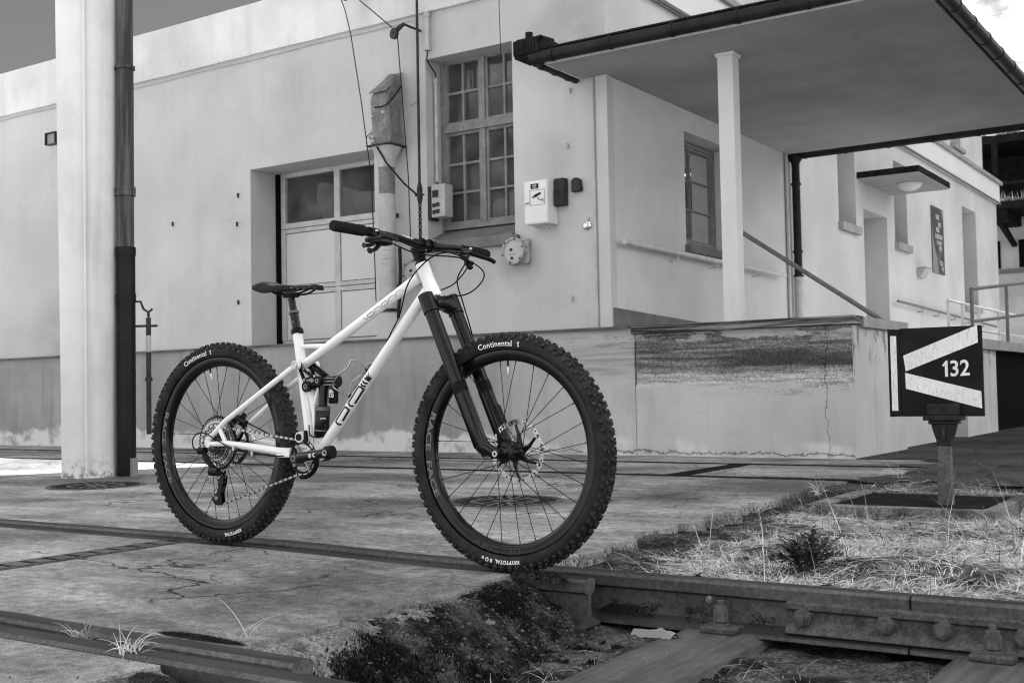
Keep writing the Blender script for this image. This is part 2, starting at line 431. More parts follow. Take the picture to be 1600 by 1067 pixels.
# ------------------------------------------------------------------ mesh helpers
class MB:
    def __init__(self): self.v, self.f = [], []
    def add(self, vs, fs):
        o = len(self.v); self.v += [tuple(p) for p in vs]; self.f += [tuple(i + o for i in q) for q in fs]; return self
    def box(self, x0, x1, y0, y1, z0, z1):
        v = [(x, y, z) for z in (z0, z1) for y in (y0, y1) for x in (x0, x1)]
        return self.add(v, [(0, 2, 3, 1), (4, 5, 7, 6), (0, 1, 5, 4), (1, 3, 7, 5), (3, 2, 6, 7), (2, 0, 4, 6)])
    def hexa(self, b, t):
        """bottom quad and top quad, same winding (counter-clockwise seen from above)"""
        return self.add(list(b) + list(t), [(3, 2, 1, 0), (4, 5, 6, 7), (0, 1, 5, 4), (1, 2, 6, 5), (2, 3, 7, 6), (3, 0, 4, 7)])
    def prism(self, poly, axis, d0, d1):
        """polygon in the two other axes (in order), extruded along axis"""
        def P(a, d):
            q = list(a); q.insert(axis, d); return q
        n = len(poly)
        v = [P(a, d0) for a in poly] + [P(a, d1) for a in poly]
        area = sum(poly[i][0] * poly[(i + 1) % n][1] - poly[(i + 1) % n][0] * poly[i][1] for i in range(n))
        fl = (area > 0) ^ (axis == 1) ^ (d1 < d0)
        fs = [tuple(range(n))[::-1] if fl else tuple(range(n)), tuple(range(n, 2 * n)) if fl else tuple(range(n, 2 * n))[::-1]]
        for i in range(n):
            j = (i + 1) % n
            fs.append((i, j, n + j, n + i) if fl else (j, i, n + i, n + j))
        return self.add(v, fs)
    def tube(self, pts, rad, seg=10, caps=True, flat=1.0):
        pts = [Vector(p) for p in pts]; n = len(pts)
        rs = rad if isinstance(rad, (list, tuple)) else [rad] * n
        o = len(self.v)
        t0 = (pts[1] - pts[0]).normalized()
        a = t0.orthogonal().normalized() if abs(t0.y) > .95 else t0.cross(Vector((0, 1, 0))).normalized()
        for i in range(n):
            t = (pts[min(i + 1, n - 1)] - pts[max(i - 1, 0)]).normalized()
            a = (a - t * a.dot(t)).normalized(); b = t.cross(a)
            for k in range(seg):
                th = 2 * math.pi * k / seg
                self.v.append(tuple(pts[i] + a * (rs[i] * flat * math.cos(th)) + b * (rs[i] * math.sin(th))))
        for i in range(n - 1):
            for k in range(seg):
                k2 = (k + 1) % seg
                self.f.append((o + i * seg + k, o + i * seg + k2, o + (i + 1) * seg + k2, o + (i + 1) * seg + k))
        if caps:
            self.f.append(tuple(o + k for k in range(seg))[::-1]); self.f.append(tuple(o + (n - 1) * seg + k for k in range(seg)))
        return self
    def lathe(self, c, axis, prof, seg=48, closed=False):
        """prof: (radius, offset along axis)"""
        ax = Vector(axis).normalized(); a = ax.orthogonal().normalized(); b = ax.cross(a); c = Vector(c)
        if abs(ax.y) > .99: a, b = Vector((1, 0, 0)), Vector((0, 0, 1))
        o = len(self.v); n = len(prof)
        for k in range(seg):
            th = 2 * math.pi * k / seg; d = a * math.cos(th) + b * math.sin(th)
            for r, h in prof: self.v.append(tuple(c + d * r + ax * h))
        for k in range(seg):
            k2 = (k + 1) % seg
            for i in range(n if closed else n - 1):
                j = (i + 1) % n
                self.f.append((o + k * n + i, o + k2 * n + i, o + k2 * n + j, o + k * n + j))
        return self
    def disc(self, c, axis, r, h0, h1, seg=24, r1=None):
        r1 = r if r1 is None else r1
        return self.lathe(c, axis, [(0.0001, h0), (r, h0), (r1, h1), (0.0001, h1)], seg)
    def build(self, name, mat, parent=None, smooth=False, bevel=0.0, auto=None):
        me = bpy.data.meshes.new(name); me.from_pydata(self.v, [], self.f); me.update()
        bm = bmesh.new(); bm.from_mesh(me); bmesh.ops.recalc_face_normals(bm, faces=bm.faces); bm.to_mesh(me); bm.free()
        return link(name, me, mat, parent, smooth, bevel)

def link(name, me, mat, parent=None, smooth=False, bevel=0.0):
    o = bpy.data.objects.new(name, me); COL.objects.link(o)
    if mat: me.materials.append(MATS[mat])
    if smooth:
        me.polygons.foreach_set('use_smooth', [True] * len(me.polygons))
        if smooth != 'full':
            try:
                me.set_sharp_from_angle(angle=R(38))
            except Exception:
                pass
    if parent is not None:
        o.parent = parent
        w = parent.location.copy(); q = parent.parent
        while q is not None: w += q.location; q = q.parent
        o.location = -w
    if bevel:
        b = o.modifiers.new('edge', 'BEVEL'); b.width = bevel; b.segments = 2; b.limit_method = 'ANGLE'
    return o

def tag(o, label, cat, group=None):
    o['label'] = label; o['category'] = cat
    if group: o['group'] = group
    return o
def thing(name, label, cat, loc, group=None):
    o = bpy.data.objects.new(name, None); COL.objects.link(o); o.location = loc; o.empty_display_size = .1
    return tag(o, label, cat, group)
def struct(o, kind='structure'): o['kind'] = kind; return o

def text_mesh(s, bold=0.0, space=1.0):
    cu = bpy.data.curves.new('t', 'FONT'); cu.body = s; cu.size = 1.0; cu.offset = bold; cu.space_character = space
    cu.resolution_u = 3; cu.align_x = 'CENTER'
    o = bpy.data.objects.new('t', cu); COL.objects.link(o)
    dg = bpy.context.evaluated_depsgraph_get(); e = o.evaluated_get(dg); me = e.to_mesh()
    v = [tuple(p.co) for p in me.vertices]; f = [tuple(p.vertices) for p in me.polygons]
    bm = bmesh.new(); bm.from_mesh(me); bmesh.ops.triangulate(bm, faces=bm.faces)
    bmesh.ops.subdivide_edges(bm, edges=[q for q in bm.edges if q.calc_length() > .18], cuts=3, use_grid_fill=True); bmesh.ops.triangulate(bm, faces=bm.faces)
    v = [tuple(p.co) for p in bm.verts]; bm.verts.index_update(); f = [tuple(q.index for q in p.verts) for p in bm.faces]; bm.free()
    e.to_mesh_clear(); bpy.data.objects.remove(o); bpy.data.curves.remove(cu)
    return v, f

def N3(x, y, z=0.0, o=4):
    return mnoise.fractal(Vector((x, y, z)), 0.9, 2.0, o)
def sstep(a, b, x):
    t = max(0.0, min(1.0, (x - a) / (b - a))); return t * t * (3 - 2 * t)

# ================================================================== THE SETTING
YF, XC = 8.87, -4.86          # plane of the street front, plane of the side wall

def lift(x, y):               # the yard rises a little under the rear wheel
    return (0.003 - 0.015 * sstep(-3.3, -2.3, x)) * (1 - sstep(.6, 1.4, abs(y - 2.9)))

def grid(xs, ys, hf, skip=None, ragged=0.0):
    b = MB(); nx = len(xs)
    for y in ys:
        for i, x in enumerate(xs):
            xx = x + (ragged * N3(y * 2.2, 1.7) + ragged * .4 * N3(y * 9, 4) if ragged and i == 0 else 0); b.v.append((xx, y, hf(x, y)))
    for j in range(len(ys) - 1):
        for i in range(nx - 1):
            if skip and skip((xs[i] + xs[i + 1]) / 2, (ys[j] + ys[j + 1]) / 2): continue
            k = j * nx + i; b.f.append((k, k + 1, k + nx + 1, k + nx))
    return b
def span(a, b, n): return [a + (b - a) * i / n for i in range(n + 1)]

# the paving sinks a centimetre towards the broken edge
# far ground to the horizon (yard level a little below the paving)
g = MB(); g.add([(-900, -900, -.30), (900, -900, -.30), (900, 900, -.30), (-900, 900, -.30)], [(0, 1, 2, 3)])
struct(g.build('ground', 'far_ground'))
# gravel yard in front, beyond the track, where the sun falls
g = MB(); g.add([(-60, -80, -.06), (60, -80, -.06), (60, 1.2, -.06), (-60, 1.2, -.06)], [(0, 1, 2, 3)])
struct(g.build('yard', 'far_ground'))

# ---- concrete paving, left open over the rail slots and the broken edge
def edge_x(y):
    e = -2.03 + 0.10 * N3(y * 1.7, 3.1) + .05 * N3(y * 6, 8.2)
    if y > 3.3: e -= 0.05 + .10 * sstep(3.4, 6, y)
    return e
RAILZ = [(1.655, 1.875), (3.072, 3.302), (6.82, 6.93), (8.02, 8.12)]
bands = [(-3.0, 1.655), (1.875, 3.072), (3.302, 6.82), (6.93, 8.02), (8.12, 8.90)]
xs_l = span(-40, -9, 12) + span(-8.5, -2.6, 60)
pv = MB()
def strip(y0, y1, n, x_end=None):
    ys = span(y0, y1, n); o = len(pv.v); w = len(xs_l) + 6
    for y in ys:
        e = edge_x(y) if x_end is None else x_end
        row = xs_l + span(-2.6, e, 6)[1:]
        for i, x in enumerate(row): pv.v.append((x, y, lift(x, y) + 0.004 * N3(x * .8, y * .8) * (1 if abs(y - y0) > .01 and abs(y - y1) > .01 else .0)))
        x = row[-1]; pv.v.append((x + .012, y, -.08))
    W = w + 1
    for j in range(len(ys) - 1):
        for i in range(W - 1):
            k = o + j * W + i; pv.f.append((k, k + 1, k + W + 1, k + W))
    for j, sgn in ((0, 1), (len(ys) - 1, -1)):          # lips into the rail slots
        base = len(pv.v)
        for i in range(W): 
            q = pv.v[o + j * W + i]; pv.v.append((q[0], q[1], q[2] - .07))
        for i in range(W - 1): pv.f.append((o + j * W + i, o + j * W + i + 1, base + i + 1, base + i))
W = 0
strip(-3.0, 1.655, 24); strip(1.875, 3.072, 34); strip(3.302, 6.82, 70)
strip(6.93, 8.02, 10, .0); strip(8.12, 8.90, 6, .0)
pave = struct(pv.build('pavement', 'concrete', None, True))
for y0, y1 in RAILZ:
    e = -2.02 if y1 < 5 else 2.0
    g = grid(span(-40, -9, 6) + span(-8.5, e, 50), span(y0 - .02, y1 + .02, 4), lambda x, y: lift(x, y) - .040 + .008 * N3(x * 9, y * 9))
    struct(g.build('rail_slot_floor', 'rail_dirt', pave, True))

# slot drain across the track, and the cover strip between the back rails
dr = thing('slot_drain', 'narrow slotted metal drain running up to the rail by the rear wheel', 'drain', (-3.62, 2.5, 0))
MB().box(-3.676, -3.664, .4, 3.07, -.01, .010).build('drain_edge', 'rail_steel', dr)
MB().box(-3.576, -3.564, .4, 3.07, -.01, .010).build('drain_edge', 'rail_steel', dr)
MB().box(-3.664, -3.576, .4, 3.07, -.005, .0062).build('drain_channel', 'dark', dr)
for k in range(30):
    y = .42 + k * .088
    MB().box(-3.664, -3.576, y, y + .060, .0065, .0095).build('drain_bar', 'rail_steel', dr)
cs = MB(); cs.box(-3.42, -3.27, 6.935, 8.015, -.01, .0035)
tag(cs.build('channel_cover', 'rail_dirt'), 'dark channel cover strip crossing between the two rear rails', 'channel cover')

def manhole(cx, cy, r, label):
    t = thing('manhole_cover', label, 'manhole', (cx, cy, 0), 'manhole covers in the yard')
    MB().disc((cx, cy, 0), (0, 0, 1), r, -.01, .003, 48).build('cover_plate', 'rail_steel', t)
    MB().lathe((cx, cy, 0), (0, 0, 1), [(r * .985, .004), (r * .985, .0065), (r * 1.03, .0065), (r * 1.03, -.004)], 48).build('cover_ring', 'rail_steel', t)
    for r0, r1, n in ((.62, .92, 26), (.24, .52, 12)):
        for i in range(n):
            th = 2 * math.pi * i / n; c_, s_ = math.cos(th), math.sin(th); w = r * .042
            q = [(cx + c_ * r * a - s_ * b_ * w, cy + s_ * r * a + c_ * b_ * w) for a, b_ in ((r0, -1), (r1, -1.3), (r1, 1.3), (r0, 1))]
            MB().prism(q, 2, .0015, .0042).build('cover_slot', 'dark', t)
manhole(-6.48, 4.84, .30, 'dark round ribbed manhole cover beside the foot of the column')
manhole(-3.37, 4.98, .29, 'dark round ribbed manhole cover seen through the front wheel')

# ---- track bed, bank, soil
def bed_h(x, y):
    return -.185 + .025 * N3(x * 3, y * 3) + .012 * N3(x * 14, y * 14, 2)
bed = struct(grid(span(-2.4, 2.5, 90), span(.6, 3.36, 60), bed_h).build('track_bed', 'soil', None, True))
def bank_h(x, y):
    e = edge_x(y); d = x - e; w = .27 + .08 * N3(y * 2, 5)
    h = lift(x, y) - .006 - .030 * sstep(-.02, .10, d) - .150 * sstep(.04, .04 + w, d)
    r_ = sstep(-.02, .05, d)
    return h + r_ * (.010 * N3(x * 9, y * 9, 1) + .007 * N3(x * 24, y * 24, 3)) + sstep(.10, .22, d) * (.030 * N3(x * 7, y * 7, 5) + .016 * N3(x * 19, y * 19, 2))
def bank_mesh(y0, y1, ny, d1):
    ys = span(y0, y1, ny); ds = span(-.05, d1, 60); g = MB(); n = len(ds); mi = []
    for y in ys:
        for d in ds: g.v.append((edge_x(y) + d, y, bank_h(edge_x(y) + d, y)))
    for j in range(len(ys) - 1):
        for i in range(n - 1):
            k = j * n + i; g.f.append((k, k + 1, k + n + 1, k + n))
            d = ds[i]; y = ys[j]; mi.append(0 if d < .0 + .13 * (1 - sstep(1.95, 2.6, y)) + .07 * N3(y * 5, d * 9 + 2) + .05 * N3(y * 19, d * 19) else 1)
    me = bpy.data.meshes.new('rubble_bank'); me.from_pydata(g.v, [], g.f); me.update()
    o = link('rubble_bank', me, 'broken_edge', None, 'full'); me.materials.append(MATS['moss_bank'])
    me.polygons.foreach_set('material_index', mi)
    return struct(o)
bank_mesh(1.885, 3.075, 90, .75); bank_mesh(.7, 1.65, 60, .75)
# flat stones bedded along the broken edge
for k, (y, o_, s_) in enumerate(((1.96, -.10, .07), (2.07, -.05, .085), (2.20, -.10, .06), (2.33, -.03, .08), (2.45, -.07, .06), (2.56, -.01, .075), (2.68, -.05, .06), (2.78, -.01, .065), (2.88, -.06, .05), (2.02, .06, .06), (2.26, .07, .05))):
    cx_, n_ = edge_x(y) + o_ - .05, 11; r1 = random.Random(k); rr = [s_ * r1.uniform(.75, 1.15) for _ in range(n_)]; z0 = lift(cx_, y) - .004 + (.0 if o_ < .03 else -.018)
    b = MB(); b.v = [(cx_ + rr[i] * .8 * math.cos(6.283 * i / n_), y + rr[i] * .62 * math.sin(6.283 * i / n_), z0 - .02) for i in range(n_)] + [(cx_ + rr[i] * .8 * math.cos(6.283 * i / n_), y + rr[i] * .62 * math.sin(6.283 * i / n_), z0 + .004) for i in range(n_)] + [(cx_ + rr[i] * .62 * math.cos(6.283 * i / n_), y + rr[i] * .46 * math.sin(6.283 * i / n_), z0 + .013) for i in range(n_)]
    b.f = [(q * n_ + i, q * n_ + (i + 1) % n_, q * n_ + n_ + (i + 1) % n_, q * n_ + n_ + i) for q in (0, 1) for i in range(n_)] + [tuple(range(2 * n_, 3 * n_))]
    b.build('flagstone', 'concrete', pave, True)
# soil under the dry grass, asphalt behind it
def soil_h(x, y):
    return -.045 + .03 * N3(x * 1.6, y * 1.6) + .012 * N3(x * 9, y * 9) - .03 * (1 - sstep(3.3, 3.8, y)) + .046 * sstep(6.0, 6.7, y)
struct(grid(span(-2.35, 5, 90), span(3.30, 6.84, 70), soil_h).build('soil', 'soil', None, True))
struct(grid(span(-2.9, 30, 40), span(8.86, 60, 40), lambda x, y: .0025 + .006 * (N3(x * .7, y * .7)), ragged=.18).build('road', 'asphalt', None, True))
g = grid(span(-2.15, 6, 40), span(6.70, 8.95, 60), lambda x, y: .006 + .004 * N3(x * 1.2, y * 2), ragged=.35)
struct(g.build('asphalt_patch', 'asphalt', None, True))

# ---- rails
def rail_prof(yc, top=.0, side=1):
    # head 68 mm, web 14 mm, foot 125 mm, height 149 mm
    p = [(-.062, -.149), (.062, -.149), (.062, -.138), (.012, -.118), (.008, -.100), (.008, -.050), (.030, -.040), (.034, -.010), (.026, -.001), (0, .001),
         (-.026, -.001), (-.034, -.010), (-.030, -.040), (-.008, -.050), (-.008, -.100), (-.012, -.118), (-.062, -.138)]
    return [(yc + a, top + b) for a, b in p]
def rail_mesh(yc, xs, head=.012):
    b = MB(); pr = rail_prof(yc); n = len(pr)
    for x in xs:
        for q in pr: b.v.append((x, q[0], q[1] + head + lift(x, yc)))
    for i in range(len(xs) - 1):
        for k in range(n):
            j = (k + 1) % n; b.f.append((i * n + k, (i + 1) * n + k, (i + 1) * n + j, i * n + j))
    b.f.append(tuple(range(n))); b.f.append(tuple(range((len(xs) - 1) * n, len(xs) * n))[::-1])
    return b
def rail_top(o):
    o.data.materials.append(MATS['rail_head'])
    for p in o.data.polygons:
        if p.normal.z > .8: p.material_index = 1
    return o
rl = thing('running_rail', 'rusty running rail with bolted joint, exposed right of the front wheel', 'rail', (-.9, 3.25, -.15))
rail_top(rail_mesh(3.25, span(-40, -9, 6) + span(-8, -.874, 30), .004).build('rail_length', 'rail_steel', rl, True))
rail_top(rail_mesh(3.25, span(-.868, 6, 8), .004).build('rail_length', 'rail_steel', rl, True))
def fishplate(x0, x1):
    p = [(3.252 - .020, -.122), (3.252 - .020, -.048), (3.252 - .030, -.044), (3.252 - .043, -.052), (3.252 - .043, -.068), (3.252 - .030, -.076),
         (3.252 - .030, -.100), (3.252 - .050, -.118), (3.252 - .062, -.130), (3.252 - .062, -.134), (3.252 - .02, -.134)]
    return MB().prism(p, 0, x0, x1)
fp = fishplate(-1.215, -.50).build('fishplate', 'rust_rough', rl, False, .002)
def bolt(x, y, z, r, h, mat, parent, name='bolt', ax=(0, -1, 0)):
    b = MB(); a0 = rnd.random()
    a = Vector(ax); u = Vector((1, 0, 0)); w = a.cross(u)
    vs = []
    for hh, rr in ((0, r * 1.12), (h * .16, r * 1.12)):
        vs += [Vector((x, y, z)) + a * hh + (u * math.cos(t) + w * math.sin(t)) * rr for t in [2 * math.pi * k / 14 for k in range(14)]]
    b.add(vs, [tuple(range(14, 28))] + [(k, (k + 1) % 14, 14 + (k + 1) % 14, 14 + k) for k in range(14)])
    for hh0, hh1, rr, n in ((h * .22, h * .8, r, 6), (h * .8, h, r * .82, 6), (h * .6, h * 1.25, r * .45, 10)):
        vs = []
        for hh in (hh0, hh1): vs += [Vector((x, y, z)) + a * hh + (u * math.cos(t + a0) + w * math.sin(t + a0)) * rr for t in [2 * math.pi * k / n for k in range(n)]]
        b.add(vs, [tuple(range(n, 2 * n))] + [(k, (k + 1) % n, n + (k + 1) % n, n + k) for k in range(n)])
    return b.build(name, mat, parent)
for x, z in ((-1.165, -.088), (-.935, -.088), (-.785, -.088), (-.585, -.088)): bolt(x, 3.224, z, .026, .036, 'bolt_steel', rl)
bolt(-1.46, 3.243, -.066, .0125, .018, 'steel_bright', rl)
for x in (-1.40, -.655):
    MB().box(x - .055, x + .055, 3.14, 3.22, -.148, -.128).build('clamp_plate', 'rust_rough', rl, False, .006)
    bolt(x, 3.175, -.128, .022, .058, 'bolt_steel', rl, 'screw', (0, 0, 1))
gr = thing('guard_rail', 'short check rail ending beneath the front wheel beside the running rail', 'rail', (-2, 3.12, -.15))
rail_top(rail_mesh(3.112, span(-40, -9, 6) + span(-8, -1.80, 34), .0).build('rail_length', 'rail_steel', gr, True))
rn = thing('running_rail', 'rail nearest the camera crossing the bottom left corner', 'rail', (-2, 1.715, -.15))
rail_top(rail_mesh(1.715, span(-40, -9, 6) + span(-8, 4, 44), .004).build('rail_length', 'rail_steel', rn, True))
gn = thing('guard_rail', 'square-ended check rail at bottom left ending in the moss', 'rail', (-2, 1.83, -.15))
rail_top(rail_mesh(1.832, span(-40, -9, 6) + span(-8, -1.765, 30), .004).build('rail_length', 'rail_steel', gn, True))
for yc, lab in ((6.875, 'thin flush rail in the paving in front of the platform wall'), (8.07, 'thin flush rail at the foot of the platform wall')):
    b = MB().box(-40, 2.2, yc - .048, yc + .048, -.06, .003)
    tag(b.build('flush_rail', 'rail_dirt'), lab, 'rail')

# ---- sleepers
for i, (x0, x1, lab) in enumerate(((-1.53, -1.28, 'weathered wooden sleeper under the rail right of the front wheel'), (-.76, -.50, 'weathered wooden sleeper in the bottom right corner'))):
    ys = span(.9, 3.40, 40); b = MB()
    pr = [(0, -.24), (0, -.162), (.015, -.148), (.225, -.148), (.25, -.165), (.275, -.24)]
    for y in ys:
        for k, (dx, z) in enumerate(pr): b.v.append((x0 + dx * (x1 - x0) / .25 + .010 * N3(y * 5, k * 3 + i * 9), y, z + .004 * N3(y * 9, k + 4) - (.018 * max(0, N3(y * 4, 7 + i)) if k >= 4 else 0)))
    for j in range(len(ys) - 1):
        for k in range(5): b.f.append((j * 6 + k, j * 6 + k + 1, j * 6 + 7 + k, j * 6 + 6 + k))
    tag(b.build('sleeper', 'sleeper_wood', None, False), lab, 'sleeper', 'sleepers under the track')

# ================================================================== THE DEPOT BUILDING
bd = thing('depot_building', 'pale plastered goods depot with parapet, big windows and loading platform', 'building', (-7, 9, 0))
def wall(name, mat, plane_axis, plane, a0, a1, z0, z1, holes, depth, mat_parent=bd):
    """front face with openings; reveals go `depth` into the building"""
    A = sorted({a0, a1, *[h[0] for h in holes], *[h[1] for h in holes]}); Z = sorted({z0, z1, *[h[2] for h in holes], *[h[3] for h in holes]})
    b = MB()
    def P(a, z, d=0): return (a, plane + d, z) if plane_axis == 1 else (plane - d, a, z)
    for i in range(len(A) - 1):
        for j in range(len(Z) - 1):
            ca, cz = (A[i] + A[i + 1]) / 2, (Z[j] + Z[j + 1]) / 2
            if any(h[0] < ca < h[1] and h[2] < cz < h[3] for h in holes): continue
            b.add([P(A[i], Z[j]), P(A[i + 1], Z[j]), P(A[i + 1], Z[j + 1]), P(A[i], Z[j + 1])], [(0, 1, 2, 3) if plane_axis == 1 else (3, 2, 1, 0)])
    for h in holes:
        d = h[4] if len(h) > 4 else depth
        q = [(h[0], h[2]), (h[1], h[2]), (h[1], h[3]), (h[0], h[3])]
        for k in range(4):
            (p0, r0), (p1, r1) = q[k], q[(k + 1) % 4]
            b.add([P(p0, r0), P(p1, r1), P(p1, r1, d), P(p0, r0, d)], [(0, 1, 2, 3)])
    me = bpy.data.meshes.new(name); me.from_pydata(b.v, [], b.f); me.update()
    return link(name, me, mat, mat_parent)
DOOR = (-9.24, -7.50, 1.10, 3.00, .44); WIN = (-6.84, -5.835, 2.02, 3.78, .34)
wall('front_wall', 'plaster', 1, YF, -45, XC, 1.10, 4.23, [DOOR, WIN], .4)
SH = [(10.43, 11.62, 1.96, 3.09, .30), (15.15, 15.90, 2.72, 3.95, .30), (16.23, 17.38, 1.10, 3.02, .38), (17.79, 18.50, 2.70, 3.95, .30), (22.23, 23.35, 1.98, 3.80, .32)]
wall('side_wall', 'plaster_side', 0, XC, YF, 25.3, 1.10, 4.22, SH, .3)
MB().box(-45, XC - .02, YF + .5, 25.2, 4.25, 4.58).build('roof_slab', 'soffit', bd)
# parapets
b = MB()
xs = span(-45, XC - .03, 120)
for x in xs:
    w = .014 * N3(x * 1.3, 2)
    for y, z in ((YF + .02, 4.225 + w), (YF - .035 + w * .3, 4.235 + w), (YF - .045 + .4 * w, 4.42), (YF - .035, 4.79 + w * .4), (YF + .25, 4.80)): b.v.append((x, y, z))
for i in range(len(xs) - 1):
    for k in range(4): b.f.append((i * 5 + k, i * 5 + 5 + k, i * 5 + 6 + k, i * 5 + 1 + k))
b.build('parapet', 'parapet', bd, True)
MB().box(XC - .30, XC + .055, YF - .03, 25.42, 4.22, 4.60).build('side_parapet', 'white_trim', bd)
MB().box(XC - .34, XC + .11, YF - .05, 25.48, 4.60, 4.67).build('parapet_coping', 'coping_pale', bd)
MB().box(XC + .056, XC + .075, YF - .02, 25.43, 4.20, 4.235).build('drip_moulding', 'sill', bd)
# upper storey, set back, far wall windows
wall('upper_wall', 'plaster_side', 0, -5.09, 10.2, 25.3, 4.5, 8.0, [(22.55, 23.35, 5.02, 6.8, .25)], .25)
MB().box(-5.3, -5.0, 22.50, 23.42, 4.95, 5.02).build('window_sill', 'coping_pale', bd)
MB().box(-8.1, -5.36, 10.2, 25.3, 4.6, 8.0).build('upper_storey', 'plaster', bd)
MB().box(-5.40, -5.09, 25.28, 25.31, 4.5, 8.0).build('upper_end_wall', 'plaster', bd)
MB().box(-30, XC - .001, 25.2, 25.3, 0, 4.6).build('end_wall', 'plaster', bd)
# plinth, ledge
MB().add([(-45, YF - .012, -.02), (-5.9, YF - .012, -.02), (-5.9, YF - .012, 1.085), (-45, YF - .012, 1.085)], [(0, 1, 2, 3)]).build('plinth', 'plinth', bd)
b = MB()
for x0 in range(-44, -4, 2):
    b.box(x0, min(x0 + 1.994, -4.662), YF - .045, YF + .02, 1.082, 1.102)
b.build('plinth_ledge', 'ledge', bd)
MB().prism([(YF + .02, 1.0), (13.3, 1.0), (13.3, 1.12), (YF + .02, 1.272)], 0, XC + .001, XC + .02).build('side_plinth', 'sill', bd)
# corner pilaster strip and conductor
MB().box(XC - .10, XC + .012, YF - .012, YF + .10, 1.10, 3.303).build('corner_strip', 'plaster', bd)

# loading platform, part of the depot
MB().add([(-5.9, YF - .012, -.02), (-4.63, YF - .012, -.02), (-4.63, YF - .012, 1.082), (-5.9, YF - .012, 1.082)], [(0, 1, 2, 3)]).build('plinth_face', 'platform_front', bd)
pf = MB(); pxs = span(-4.63, -2.765, 190); pzs = span(-.02, 1.05, 110)
for z in pzs:
    for x in pxs:
        wz = z + .035 * N3(x * 2.5, z * 3) + .012 * N3(x * 12, z * 12)
        lay = sstep(.60, .612, wz) * (.010 + .006 * sstep(-.1, .1, N3(x * 1.2, z * 9, 3)) + .003 * N3(x * 20, z * 40, 1)) + sstep(.70, .707, wz) * .006
        lay -= sstep(.945, .952, wz) * (.014 if N3(x * 2.6, z * 5, 9) > -.12 else 0)
        lay += .018 * sstep(-2.86, -2.77, x + .03 * N3(z * 9, 2)) * sstep(.5, .56, wz) * max(0, .5 + N3(z * 7, 5))
        pf.v.append((x - (.03 * max(0, N3(z * 6, 8)) * sstep(.5, .6, z) if x > -2.77 else 0), YF - .014 + lay, z))
n = len(pxs)
for j in range(len(pzs) - 1):
    for i in range(n - 1): k = j * n + i; pf.f.append((k, k + 1, k + n + 1, k + n))
pf.build('platform_front', 'platform_front', bd, 'full')
MB().add([(-2.77, YF - .006, -.02), (-2.77, 10.31, -.02), (-2.77, 10.31, 1.02), (-2.77, YF - .006, 1.02)], [(0, 1, 2, 3)]).build('platform_side', 'platform_side', bd)
MB().box(-4.655, -2.772, YF + .03, 10.31, .9, 1.075).build('platform_deck', 'coping_pale', bd)
MB().box(XC + .03, -3.9, 10.311, 13.3, -.02, 1.05).build('platform_deck', 'platform_side', bd)
MB().box(-4.652, -2.742, YF - .045, YF + .20, 1.028, 1.098).build('platform_coping', 'coping', bd, False, .006)
MB().box(-2.80, -2.735, YF + .206, 10.33, 1.01, 1.094).build('platform_coping', 'coping_pale', bd, False, .006)
for k in range(5):
    MB().box(-3.9, -2.86 + k * 0, 10.34 + k * .30, 10.64 + k * .30, -.02, .86 - k * .17).build('step', 'platform_side', bd, False, .005)

# second platform further along the side wall
MB().box(XC + .03, -2.80, 12.75, 14.25, -.02, .93).build('ramp_wall', 'platform_side', bd)
MB().box(XC + .03, -2.74, 12.60, 25.0, .93, 1.04).build('ramp_slab', 'coping_pale', bd)
MB().box(XC + .03, -2.86, 14.26, 25.0, -.02, .92).build('ramp_recess_shade', 'dark', bd)  # near-black block stands in for the shaded opening under the slab

